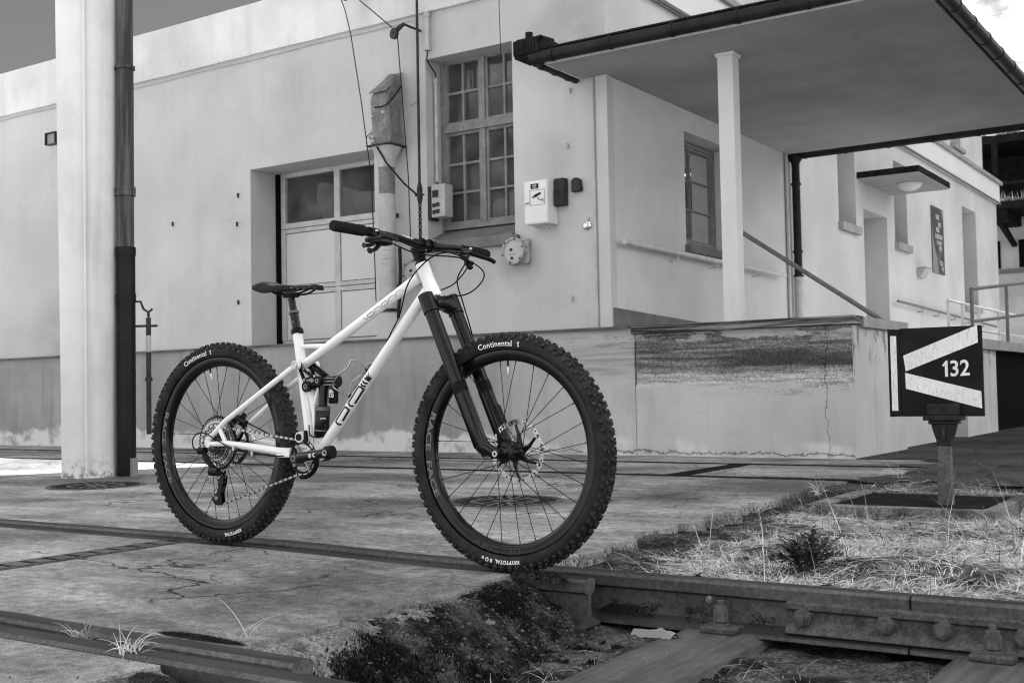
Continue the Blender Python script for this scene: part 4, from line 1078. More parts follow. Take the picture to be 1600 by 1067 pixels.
MB().tube([(-6.81, 8.99, 2.6), (-6.79, 8.98, 2.56), (-6.72, 8.96, 2.57), (-6.66, 8.94, 2.54)], .006, 6).build('cable', 'wire', t, True)
t = thing('switch_box', 'grey four-switch control box mounted on the window reveal', 'switch box', (-6.72, 8.93, 2.22))
MB().box(-6.839, -6.80, 8.875, 9.0, 2.22, 2.545).build('back_plate', 'box_dark', t)
MB().box(-6.79, -6.63, 8.865, 9.0, 2.24, 2.555).build('box_body', 'box_grey', t, False, .008)
MB().box(-6.797, -6.79, 8.88, 8.99, 2.26, 2.53).build('box_spacer', 'box_dark', t)
for x, z, w in ((-6.738, 2.465, .033), (-6.755, 2.355, .018), (-6.71, 2.36, .018), (-6.755, 2.29, .018), (-6.71, 2.295, .018)): MB().box(x - w, x + w, 8.855, 8.866, z - w, z + w).build('switch', 'box_dark', t)
t = thing('notice_cabinet', 'white metal cabinet with a camera notice on its door', 'cabinet', (-5.5, 8.78, 2.04))
MB().box(-5.62, -5.375, 8.70, YF - .003, 2.04, 2.425).build('cabinet_body', 'box_white', t, False, .004)
MB().box(-5.612, -5.383, 8.694, 8.6995, 2.05, 2.417).build('cabinet_door', 'box_white', t, False, .002)
MB().tube([(-5.612, 8.69, 2.235), (-5.585, 8.68, 2.235), (-5.57, 8.69, 2.235)], .014, 8).build('latch', 'chrome', t, True)
MB().box(-5.546, -5.466, 8.690, 8.6935, 2.352, 2.396).build('label_plate', 'print_black', t)
for s, z in (('VIDEO', 2.375), ('ZONE', 2.358)):
    v, f = text_mesh(s, .02); MB().add([(-5.506 + p[0] * .015, 8.6890, z + p[1] * .015) for p in v], f).build('lettering', 'print_white', t)
b = MB()
for q in ((-5.557, -5.402, 2.205, 2.208), (-5.557, -5.402, 2.337, 2.340), (-5.557, -5.554, 2.208, 2.337), (-5.405, -5.402, 2.208, 2.337)): b.box(q[0], q[1], 8.6905, 8.6935, q[2], q[3])
b.build('notice_border', 'print_grey', t)
MB().add([(x, 8.6905, z) for x, z in ((-5.515, 2.295), (-5.445, 2.318), (-5.437, 2.300), (-5.505, 2.272))], [(0, 1, 2, 3)]).build('camera_pictogram', 'print_black', t)
MB().add([(x, 8.6905, z) for x, z in ((-5.535, 2.285), (-5.517, 2.292), (-5.507, 2.273), (-5.527, 2.264))], [(0, 1, 2, 3)]).build('camera_pictogram', 'print_grey', t)
MB().add([(x, 8.6905, z) for x, z in ((-5.478, 2.275), (-5.468, 2.278), (-5.462, 2.258), (-5.425, 2.250), (-5.425, 2.262), (-5.416, 2.262), (-5.416, 2.225), (-5.425, 2.225), (-5.425, 2.24), (-5.47, 2.250))], [tuple(range(10))]).build('camera_pictogram', 'print_grey', t)
for x in (-5.50, -5.45, -5.41): MB().tube([(x, 8.78, 2.04), (x + .006, 8.77, 2.0)], .008, 8).build('cable_gland', 'box_grey', t, True)
t = thing('key_box', 'dark plastic box on the wall right of the white cabinet', 'box', (-5.3, 8.82, 2.2))
MB().box(-5.372, -5.262, 8.795, YF - .003, 2.195, 2.44).build('box_body', 'box_dark', t, False, .008)
MB().box(-5.364, -5.270, 8.782, 8.7945, 2.20, 2.34).build('box_lid', 'box_dark', t, False, .006)
for x in (-5.345, -5.325, -5.305): MB().box(x, x + .008, 8.776, 8.7815, 2.27, 2.335).build('lid_rib', 'box_dark', t)
t = thing('sensor_box', 'small rounded dark sensor right of the dark plastic box', 'sensor', (-5.15, 8.85, 2.3))
MB().prism([(-5.205, 2.305), (-5.115, 2.305), (-5.108, 2.33), (-5.118, 2.41), (-5.145, 2.43), (-5.18, 2.43), (-5.205, 2.405)], 1, 8.815, YF - .003).build('sensor_body', 'box_dark', t, False, .008)
t = thing('bell_push', 'round shiny bell push low on the wall by the corner', 'bell', (-5.07, 8.85, 2.0))
MB().lathe((-5.075, YF - .002, 2.005), (0, -1, 0), [(.042, 0), (.042, .012), (.032, .02), (.026, .022), (.02, .034), (.001, .038)], 20).build('bell_dome', 'chrome', t, True)
MB().tube([(-5.06, YF - .01, 2.045), (-5.055, YF - .01, 2.075)], .006, 6).build('bell_wire', 'box_grey', t, True)
def meter(x, z, r, label):
    p = thing('round_meter', label, 'meter', (x, 8.8, z), 'round meters on the depot wall')
    MB().box(x - r * .95, x + r * .95, 8.79, YF - .003, z - r * .98, z + r * .98).build('meter_base', 'meter_paint', p, False, .02)
    MB().lathe((x, 8.79, z), (0, -1, 0), [(r * .99, -.03), (r * .99, .045), (r * 1.02, .05), (r * 1.02, .065), (r * .86, .067), (r * .80, .055)], 32).build('meter_case', 'meter_paint', p, True)
    MB().disc((x, 8.79, z), (0, -1, 0), r * .82, .03, .054, 32).build('meter_face', 'box_grey', p)
    MB().disc((x - .02, 8.79, z + .012), (0, -1, 0), .014, .054, .062, 12).build('meter_screw', 'box_dark', p)
    MB().disc((x - .012, 8.79, z - .065), (0, -1, 0), .014, .054, .062, 12).build('meter_screw', 'box_dark', p)
    MB().box(x - .045, x + .03, 8.7335, 8.7355, z - .033, z - .026).build('meter_mark', 'print_grey', p)
    for k in range(6):
        a = k * math.pi / 3 + .3; MB().disc((x + r * .93 * math.cos(a), 8.79, z + r * .93 * math.sin(a)), (0, -1, 0), .009, .06, .072, 8).build('meter_bolt', 'iron', p)
meter(-5.775, 1.825, .118, 'round pale meter case under the right end of the window sill')
meter(-6.93, 1.72, .118, 'round pale meter case half hidden behind the handlebar stem')
t = thing('flood_light', 'small square floodlight on the wall left of the column', 'lamp', (-12.6, 8.8, 3.75))
b = MB()
for q in ((-12.65, -12.45, 3.835, 3.844), (-12.62, -12.42, 3.69, 3.699), (-12.65, -12.641, 3.695, 3.835), (-12.46, -12.45, 3.695, 3.835)): b.box(q[0], q[1], 8.72, 8.78, q[2], q[3])
b.build('lamp_frame', 'box_dark', t)
MB().box(-12.63, -12.47, 8.745, 8.755, 3.70, 3.83).build('lamp_glass', 'poster_pale', t)
MB().box(-12.61, -12.58, 8.756, YF - .002, 3.74, 3.77).build('lamp_arm', 'box_dark', t)
for i, (x, z, lab) in enumerate(((-9.42, 2.74, 'rusty wall stub high beside the sectional door'), (-10.48, 2.53, 'rusty wall stub left of the others beside the column'), (-9.44, 2.43, 'rusty flat wall stub halfway up beside the sectional door'), (-9.43, 1.58, 'rusty wall stub low beside the sectional door'),
                              (-5.26, 2.73, 'painted wall stub between the canopy and the sensor'), (-5.24, 1.37, 'painted wall stub near the platform edge by the corner'), (-5.22, 3.22, 'small wall stub under the canopy gutter end'))):
    tag(MB().box(x - .008, x + .008, YF - .022, YF - .002, z - .026, z + .026).build('wall_stub', 'iron' if i < 4 else 'conduit', None, False, .006), lab, 'wall stub')

# ================================================================== SHUNTING SIGN 132
t = thing('shunting_sign', 'black number sign with white chevron standing on an iron post in the grass', 'sign', (-1.335, 5.59, 0))
SX = lambda x: -1.52 + (x - 385) * .000839
SZ = lambda y: .82 - (y - 105) * .000943
SY = 5.582
MB().box(SX(385), SX(822), SY, SY + .016, .41, .822).build('sign_plate', 'sign_black', t, False, .002)
def sp(pts, mat, name, dy=.0025): MB().prism([(SX(a), SZ(b_)) for a, b_ in pts], 1, SY - dy, SY - .0005).build(name, mat, t)
sp([(403, 238), (800, 101), (802, 185), (414, 316)], 'sign_white', 'chevron_bar')
sp([(410, 323), (810, 420), (812, 502), (412, 402)], 'sign_white', 'chevron_bar')
v, f = text_mesh('32', .018, 1.0)
w0 = min(p[0] for p in v); w1 = max(p[0] for p in v); h1 = max(p[1] for p in v); h0 = min(p[1] for p in v)
X0, X1, Z0, Z1 = SX(654), SX(755), SZ(347), SZ(268)
sp([(612, 290), (632, 268), (640, 268), (640, 347), (625, 347), (625, 291), (614, 298)], 'sign_white', 'number', .003)
MB().add([(X0 + (p[0] - w0) / (w1 - w0) * (X1 - X0), SY - .003, Z0 + (p[1] - h0) / (h1 - h0) * (Z1 - Z0) + (p[0] - w0) / (w1 - w0) * .003) for p in v], f).build('number', 'sign_white', t)
for k, (a, b_) in enumerate(((655, 665), (728, 739))):      # stencil gaps
    sp([(a - 3, 348), (b_ - 6, 348), (b_ - 6, 268), (a - 3, 268)], 'sign_black', 'stencil_gap', .0036) if False else None
# folded left wing of the plate
def wing(u, z): return (SX(383) - .060 * u, SY + .022 * u, z)
MB().add([wing(0, .41), wing(0, .818), wing(1, .822), wing(1, .408)] + [(p[0], p[1] + .014, p[2]) for p in (wing(0, .41), wing(0, .818), wing(1, .822), wing(1, .408))],
         [(0, 1, 2, 3), (7, 6, 5, 4), (0, 4, 5, 1), (1, 5, 6, 2), (2, 6, 7, 3), (3, 7, 4, 0)]).build('sign_wing', 'sign_black', t)
MB().add([(p[0], p[1] - .002, p[2]) for p in (wing(.25, .437), wing(.25, .788), wing(.78, .79), wing(.78, .437))], [(0, 1, 2, 3)]).build('wing_bar', 'sign_white', t)
MB().box(-1.40, -1.255, SY - .028, SY - .003, .417, .468).build('sign_bracket', 'sign_bracket', t, False, .004)
MB().box(-1.415, -1.245, SY - .045, SY + .05, .392, .416).build('bracket_plate', 'sign_bracket', t, False, .004)
for x in (-1.385, -1.33, -1.275):
    bolt(x, SY - .028, .453, .0065, .008, 'iron', t)
b = MB()
for x0, x1, z0, z1 in ((-1.395, -1.265, .375, .391),): b.box(x0, x1, SY - .03, SY + .04, z0, z1)
b.prism([(-1.385, .376), (-1.275, .376), (-1.285, .335), (-1.297, .30), (-1.297, .275), (-1.363, .275), (-1.363, .30), (-1.375, .335)], 1, SY - .022, SY + .03)
b.build('post_head', 'sign_bracket', t, False, .003)
MB().tube([(-1.328, SY - .03, .30), (-1.328, SY - .03, .355)], .008, 8).build('pin', 'iron', t, True)
b = MB(); b.hexa([(-1.368, SY - .025, -.01), (-1.302, SY - .025, -.01), (-1.302, SY + .035, -.01), (-1.368, SY + .035, -.01)], [(-1.356, SY - .02, .276), (-1.306, SY - .02, .276), (-1.306, SY + .03, .276), (-1.356, SY + .03, .276)])
b.build('post', 'rail_steel', t, False, .004)
t = thing('sign_base', 'dark steel plate in a mossy concrete frame under the number sign', 'base plate', (-1.45, 5.68, 0))
MB().box(-1.80, -1.12, 5.32, 6.04, -.05, .008).build('plate', 'rail_dirt', t)
for q in ((-1.88, -1.06, 5.24, 5.318), (-1.88, -1.06, 6.042, 6.10), (-1.88, -1.802, 5.32, 6.04), (-1.118, -1.06, 5.32, 6.04)): MB().box(q[0], q[1], q[2], q[3], -.06, .016 + rnd.uniform(0, .006)).build('kerb', 'broken_edge', t, False, .006)

# ================================================================== FAR BUILDING ACROSS THE LANE
t = thing('far_warehouse', 'dark timber-balconied warehouse beyond the depot at the right edge', 'building', (-2, 31, 0))
MB().box(-9, 10, 30.0, 34, 0, 4.6).build('lower_wall', 'far_wall', t)
MB().box(-9, 10, 30.6, 34, 4.6, 6.5).build('upper_wall', 'timber_dark', t)  # near-black colour puts the balcony's shadow into the wall
MB().box(-9, 10, 28.6, 34.3, 6.10, 6.26).build('roof', 'timber_dark', t)
MB().box(-9, 10, 28.2, 30.6, 4.52, 4.66).build('balcony_floor', 'timber_dark', t)
def mossy(y0, y1, z, s):
    xs = span(-7, 3, 220); ys = span(y0, y1, 10)
    return grid(xs, ys, lambda x, y: z + .04 + .05 * N3(x * 5 + s, y * 5) + .03 * N3(x * 15, y * 15 + s))
mossy(28.55, 29.6, 6.25, 1).build('roof_moss', 'roof_moss', t, True); mossy(28.15, 29.2, 4.67, 5).build('balcony_moss', 'roof_moss', t, True)
b = MB(); 
for k in range(80):
    x = rnd.uniform(-5.6, -3.5); y = rnd.uniform(28.2, 28.5); h = rnd.uniform(.08, .28); d = rnd.uniform(-.1, .1)
    b.add([(x, y, 4.68), (x + .012, y, 4.68), (x + d, y, 4.68 + h)], [(0, 1, 2)])
o = b.build('balcony_grass', 'grass_dry', t); o['kind'] = 'stuff'
MB().box(-9, 10, 28.25, 28.32, 5.06, 5.12).build('balcony_rail', 'timber_dark', t)
for x in (-5.5, -3.6, -1.6): MB().box(x, x + .12, 28.3, 28.42, 4.66, 6.1).build('balcony_post', 'timber_dark', t)
for x in (-5.36, -2.6):
    MB().hexa([(x - .05, 29.9, 3.80), (x + .05, 29.9, 3.80), (x + .05, 30.0, 3.86), (x - .05, 30.0, 3.86)], [(x - .22, 28.9, 4.32), (x - .09, 28.9, 4.32), (x - .09, 29.1, 4.42), (x - .22, 29.1, 4.42)]).build('bracket', 'timber_dark', t)
    MB().box(x - .26, x + .16, 28.3, 30.0, 4.28, 4.515).build('beam', 'timber_dark', t)
for x0, x1 in ((-6.4, -5.70), (-5.28, -4.7), (-3.6, -2.9)): MB().box(x0, x1, 29.97, 29.998, 3.31, 3.97).build('window', 'dark', t)
MB().box(-9, 10, 29.95, 29.999, 3.18, 3.28).build('wall_band', 'sill', t)

# ================================================================== THE BICYCLE
BY = 3.10
bike = thing('mountain_bike', 'white full-suspension mountain bike with black fork and knobbly tyres', 'bicycle', (-2.73, BY, 0))
def B(x, z, y=0.0): return (x, BY + y, z)
AR, AF = (-3.392, .387), (-2.077, .369)          # axles

def curve_pts(pts, n=8):
    """Catmull-Rom through the points"""
    P = [Vector(p) for p in pts]; P = [P[0] * 2 - P[1]] + P + [P[-1] * 2 - P[-2]]; out = []
    for i in range(1, len(P) - 2):
        for k in range(n):
            t = k / n; a, b, c, d = P[i - 1:i + 3]
            out.append(.5 * ((2 * b) + (c - a) * t + (2 * a - 5 * b + 4 * c - d) * t * t + (3 * b - a - 3 * c + d) * t ** 3))
    return out + [P[-2]]

RM, HW, HH = .3475, .0335, .0280
def wheel(ax, rear):
    cx, cz = ax; c = (cx, BY, cz)
    w = MB().lathe(c, (0, 1, 0), [(.290, -.006), (.293, -.0125), (.301, -.0175), (.324, -.0182), (.327, -.015), (.319, -.012), (.319, .012), (.327, .015), (.324, .0182), (.301, .0175), (.293, .0125), (.290, .006)], 96, True).build('wheel', 'rim_black', bike, True)
    pr = []
    for i in range(23):
        a = R(-137 + i * 274 / 22); pr.append((RM + HH * math.cos(a), HW * math.sin(a)))
    MB().lathe(c, (0, 1, 0), pr, 120).build('tyre', 'tyre_rubber', w, 'full')
    # knobs
    b = MB(); n = 80
    def knob(th, fi, lt, lw, h, skew=0.0):
        r0 = RM + HH * math.cos(fi); y0 = HW * math.sin(fi)
        nr, ny = math.cos(fi), math.sin(fi) * HH / HW; l = math.hypot(nr, ny); nr, ny = nr / l, ny / l
        er = Vector((math.cos(th), 0, math.sin(th))); et = Vector((-math.sin(th), 0, math.cos(th))); ey = Vector((0, 1, 0))
        nn = er * nr + ey * ny; s = er * (-ny) + ey * nr; p = Vector(c) + er * r0 + ey * y0
        vs = []
        for hh, k in ((-.002, 1.0), (h, .80)):
            for a, q in ((-1, -1), (1, -1), (1, 1), (-1, 1)): vs.append(p + nn * hh + et * (a * lt * k + q * skew) + s * (q * lw * k))
        b.add(vs, [(0, 1, 5, 4), (1, 2, 6, 5), (2, 3, 7, 6), (3, 0, 4, 7), (4, 5, 6, 7)])
    for i in range(n):
        th = 2 * math.pi * i / n; j = math.pi / n
        knob(th, R(14), .0068, .0056, .0070, .001); knob(th + j * .9, R(-14), .0068, .0056, .0070, -.001)
        for s in (1, -1):
            knob(th + j * (.2 if i % 2 else .5), R(s * 37), .0054, .0042, .0068)
            knob(th + j * (.9 if i % 2 else 1.05), R(s * 59), .0058, .0062 if i % 2 else .0050, .0080)
    o = b.build('tread', 'tread_rubber', w); o['kind'] = 'stuff'
    # lettering bent along the side wall / rim
    def arc_text(s, ang, rbase, h, mat, tops_in=False, bold=.02, sx=1.0, rimtext=False, name='lettering', space=1.0):
        v, f = text_mesh(s, bold, space); bb = MB(); q = []
        for x, y, _ in v:
            rr = rbase - y * h if tops_in else rbase + y * h
            a = ang + (x * h * sx / rbase if tops_in else -x * h * sx / rbase)
            if rimtext: yy = -.0190
            else: yy = -HW * math.sqrt(max(0, 1 - ((rr - RM) / HH) ** 2)) - .0008
            q.append((cx + rr * math.cos(a), BY + yy, cz + rr * math.sin(a)))
        bb.add(q, f).build(name, mat, w)
    if rear:
        arc_text('Continental', R(109), .3365, .0250, 'decal_white', bold=.012, sx=1.0, space=1.08); arc_text('S', R(94.3), .3375, .022, 'decal_white', bold=.02, sx=.8)
        arc_text('KRYPTOTAL', R(285), .3400, .0165, 'decal_white', sx=1.0, bold=.03)
        arc_text('RACE  FACE', R(184), .3215, .0290, 'decal_grey', True, sx=1.9, bold=.03, rimtext=True)
    else:
        arc_text('Continental', R(94.5), .3365, .0250, 'decal_white', bold=.012, sx=1.0, space=1.08); arc_text('S', R(79.6), .3375, .022, 'decal_white', bold=.02, sx=.8)
        arc_text('KRYPTOTAL', R(271), .3400, .0165, 'decal_white', sx=1.0, bold=.03)
        arc_text('8 O o', R(258), .341, .017, 'decal_white', sx=1.0, bold=.03)
        arc_text('RACE  FACE', R(182), .3215, .0290, 'decal_grey', True, sx=1.9, bold=.03, rimtext=True)
        arc_text('ARC  30', R(262), .3215, .0270, 'decal_faint', True, sx=2.0, bold=.03, rimtext=True)
    # hub and spokes
    MB().lathe(c, (0, 1, 0), [(.008, -.05), (.016, -.048), (.020, -.036), (.032, -.033), (.032, -.028), (.023, -.022), (.021, 0), (.023, .022), (.032, .028), (.032, .033), (.021, .037), (.016, .05), (.008, .051)], 32).build('hub', 'black_gloss', w, True)
    ns = 28
    for i in range(ns):
        sd_ = 1 if i % 2 else -1; cr = 1 if (i // 2) % 2 else -1
        a = 2 * math.pi * i / ns + .11; ha = a + cr * R(72)
        MB().tube([(cx + .028 * math.cos(ha), BY + sd_ * .031, cz + .028 * math.sin(ha)), (cx + .2915 * math.cos(a), BY + sd_ * .003, cz + .2915 * math.sin(a))], .00125, 5, False).build('spoke', 'black_anod', w)
        MB().tube([(cx + .281 * math.cos(a), BY + sd_ * .0042, cz + .281 * math.sin(a)), (cx + .292 * math.cos(a), BY + sd_ * .003, cz + .292 * math.sin(a))], .002, 6).build('nipple', 'black_anod', w)
    va = R(103) if rear else R(90)
    d = Vector((math.cos(va), 0, math.sin(va)))
    MB().tube([Vector(c) + d * .291, Vector(c) + d * .271], .0032, 8).build('valve', 'black_anod', w, True)
    MB().tube([Vector(c) + d * .272, Vector(c) + d * .250], [.0035, .0018], 8).build('valve_cap', 'decal_white', w, True)
    return w
wr = wheel(AR, True); wf = wheel(AF, False)

def rotor(c, y, rad, par):
    b = MB(); n = 72
    prof = []
    for k in range(n):
        a = 2 * math.pi * k / n; wv = .0022 * math.sin(a * 9)
        for rr, yy in ((rad - .016 + wv, -.0009), (rad + wv * .6, -.0009), (rad + wv * .6, .0009), (rad - .016 + wv, .0009)): b.v.append((c[0] + rr * math.cos(a), BY + y + yy, c[1] + rr * math.sin(a)))
    for k in range(n):
        k2 = (k + 1) % n
        for i in range(4):
            if k % 4 == 3 and i in (0, 2) and False: continue
            j = (i + 1) % 4; b.f.append((k * 4 + i, k2 * 4 + i, k2 * 4 + j, k * 4 + j))
    o = b.build('brake_rotor', 'alloy_polish', par)
    bb = MB()
    for k in range(6):
        a = k * math.pi / 3 + .35
        p = [Vector((c[0] + r_ * math.cos(a + o_), BY + y - .0015, c[1] + r_ * math.sin(a + o_))) for r_, o_ in ((.022, -.30), (.050, .02), (rad - .018, .22), (rad - .010, .22))]
        bb.tube(p, [.011, .0065, .0045, .006], 8, True)
    bb.lathe((c[0], BY + y, c[1]), (0, 1, 0), [(.016, -.004), (.026, -.004), (.026, .004), (.016, .004)], 24, True)
    bb.build('rotor_spider', 'black_gloss', par, True)
    for k in range(6):
        a = k * math.pi / 3 + .35 + .22
        MB().disc((c[0] + (rad - .013) * math.cos(a), BY + y, c[1] + (rad - .013) * math.sin(a)), (0, -1, 0), .0045, .001, .0075, 10).build('rotor_rivet', 'steel_bright', par)
    hb = MB()
    for k in range(36):
        a = k * math.pi / 18 + .05
        if k % 3 == 2: continue
        cxx, czz = c[0] + (rad - .007) * math.cos(a), c[1] + (rad - .007) * math.sin(a)
        hb.disc((cxx, BY + y, czz), (0, -1, 0), .0032, .0009, .0012, 8)
    hb.build('rotor_holes', 'dark', par)
rotor(AF, .047, .1015, wf); rotor(AR, .05, .0915, wr)

# ---- frame
HB, HT = (-2.366, .878), (-2.417, .994)
fr = MB()
fr.tube([B(*HB), B(-2.378, .905), B(-2.392, .937), B(*HT)], [.028, .0265, .0235, .0245], 24)
fr.tube([B(-2.43, .951), B(-2.62, .851), B(-2.80, .756), B(-2.985, .660)], [.0185, .0172, .0172, .0165], 20)
fr.tube([B(-2.395, .905), B(-2.55, .735), B(-2.72, .548), B(-2.852, .402), B(-2.89, .362)], [.0195, .0185, .0185, .0190, .020], 20)
fr.tube([B(-2.995, .788), B(-2.984, .72), B(-2.968, .62), B(-2.938, .42), B(-2.925, .345)], [.0185, .0185, .0190, .0195, .020], 20)
fr.tube([B(-2.982, .738), B(-2.855, .735)], .0085, 14)
fr.tube([B(-2.927, .345, -.036), B(-2.927, .345, .036)], .023, 24)
fr.tube([B(-2.936, .58), B(-2.914, .50), B(-2.905, .405), B(-2.905, .37)], [.011, .012, .012, .012], 14)
fr.tube([B(-2.895, .585), B(-2.925, .50)], .008, 12)
fr.tube([B(-2.905, .398), B(-2.84, .412)], .012, 12)
fr.tube([B(-2.90, .372), B(-2.855, .392)], .009, 12)
frame = fr.build('frame', 'frame_paint', bike, True)
fr2 = MB()      # weld collars and slots
fr2.tube([B(-2.889, .405), B(-2.865, .413)], .0035, 6)
# decals on the down tube (drawn as ribbons lying on the tube, near side)
def tube_decal(a0, a1, rad, strokes, width, name, mat='decal_black'):
    A, Z = Vector(B(*a0)), Vector(B(*a1)); L = (Z - A).length; t = (Z - A).normalized(); nrm = Vector((0, -1, 0)); sgn = t.cross(nrm)
    def P(s, w): # s along tube (m), w around (m, + = up side)
        an = w / rad; return A + t * s + (nrm * math.cos(an) + sgn * -math.sin(an)) * (rad + .0007)
    b = MB()
    for st in strokes:
        pts = []
        for i in range(len(st) - 1):
            n = max(2, int(math.hypot(st[i + 1][0] - st[i][0], st[i + 1][1] - st[i][1]) / .004))
            for k in range(n): pts.append((st[i][0] + (st[i + 1][0] - st[i][0]) * k / n, st[i][1] + (st[i + 1][1] - st[i][1]) * k / n))
        pts.append(st[-1])
        q = []
        for i, (s, w) in enumerate(pts):
            a, c = pts[max(0, i - 1)], pts[min(len(pts) - 1, i + 1)]; d = Vector((c[0] - a[0], c[1] - a[1])).normalized(); nn = Vector((-d.y, d.x)) * width / 2
            q += [P(s + nn.x, w + nn.y), P(s - nn.x, w - nn.y)]
        b.add(q, [(2 * i, 2 * i + 1, 2 * i + 3, 2 * i + 2) for i in range(len(pts) - 1)])
    b.build(name, mat, frame)
DA, DZ = (-2.80, .4595), (-2.55, .735)
dt = [[(.012, -.020), (.006, -.011), (.008, .004), (.072, .007), (.077, .000), (.077, -.014), (.026, -.017)],
      [(.098, -.020), (.092, -.010), (.095, .003), (.168, .005), (.174, -.003), (.174, -.017), (.108, -.019)],
      [(.184, .004), (.182, -.006), (.187, -.017)], [(.197, .004), (.195, -.006), (.200, -.017)]]
tube_decal(DA, DZ, .0187, dt, .0072, 'decal')
crown = MB()
tA, tZ = Vector(B(*DA)), Vector(B(*DZ)); tt = (tZ - tA).normalized(); sg = tt.cross(Vector((0, -1, 0)))
def PD(s, w): an = w / .0187; return tA + tt * s + (Vector((0, -1, 0)) * math.cos(an) - sg * math.sin(an)) * .0197
cp = [(.206, .004), (.213, .0045), (.210, -.001), (.226, .0035), (.219, -.004), (.238, .004), (.224, -.008), (.236, -.009), (.224, -.013), (.230, -.020), (.209, -.018), (.207, -.006)]
crown.add([PD(*q) for q in cp] + [PD(.213, -.008)], [(i, (i + 1) % 12, 12) for i in range(12)]); crown.build('decal', 'decal_black', frame)
TA, TZ = (-2.665, .8265), (-2.465, .9325)
tl = [[(.000, .000), (.003, -.010), (.012, -.014)]]
s0 = .016
for k in range(5):
    a = s0 + k * .036
    tl.append([(a + .004, -.012), (a, -.006), (a + .004, -.001), (a + .026, -.001), (a + .030, -.005), (a + .030, -.013)])
    if k in (0, 2): tl.append([(a + .004, -.012), (a + .030, -.013)])
tube_decal(TA, TZ, .0172, tl, .0016, 'decal')
# headset, stem, spacers
ad = Vector((HB[0] - HT[0], 0, HB[1] - HT[1])).normalized()      # steering axis, downwards
hb, ht = Vector(B(*HB)), Vector(B(*HT))
MB().lathe(hb, ad, [(.0270, -.001), (.0285, .0), (.0288, .010), (.0260, .011)], 32).build('headset_cup', 'black_anod', bike, True)
hv = MB()
for s, a0_ in (('KING', 1.15), ('KING', 2.75), ('KING', -.4)):
    v, f = text_mesh(s, .03); e1 = Vector((0, -1, 0)); e2 = ad.cross(e1)
    q = []
    for x, y, _ in v:
        an = a0_ - 1.15 - x * .0115 / .0285 * 1.3; dd = e1 * math.cos(an) + e2 * math.sin(an)
        q.append(hb + ad * (.0085 - y * .0095) + dd * .0293)
    hv.add(q, f)
hv.build('lettering', 'decal_white', bike)
MB().lathe(ht, -ad, [(.0235, 0), (.0245, .002), (.0235, .007), (.018, .012), (.0185, .028)], 28).build('headset_top', 'black_anod', bike, True)
bc = Vector(B(-2.398, 1.056))
sc0 = ht - ad * .042
st = MB()
st.tube([sc0 + ad * .020, sc0 - ad * .020], .0205, 24)
st.tube([sc0, sc0.lerp(bc, .5), bc + Vector((-.012, 0, -.004))], [.017, .016, .018], 16)
stem = st.build('stem', 'black_anod', bike, True)
for s in (-1, 1):
    MB().tube([bc + Vector((0, s * .012, 0)), bc + Vector((0, s * .030, 0))], .0225, 24).build('stem_clamp', 'black_anod', stem, True)
    for dz in (-1, 1): bolt(bc.x + .016, bc.y + s * .021, bc.z + dz * .017, .0035, .005, 'steel_bright', stem, 'bolt', (0, -1, 0))
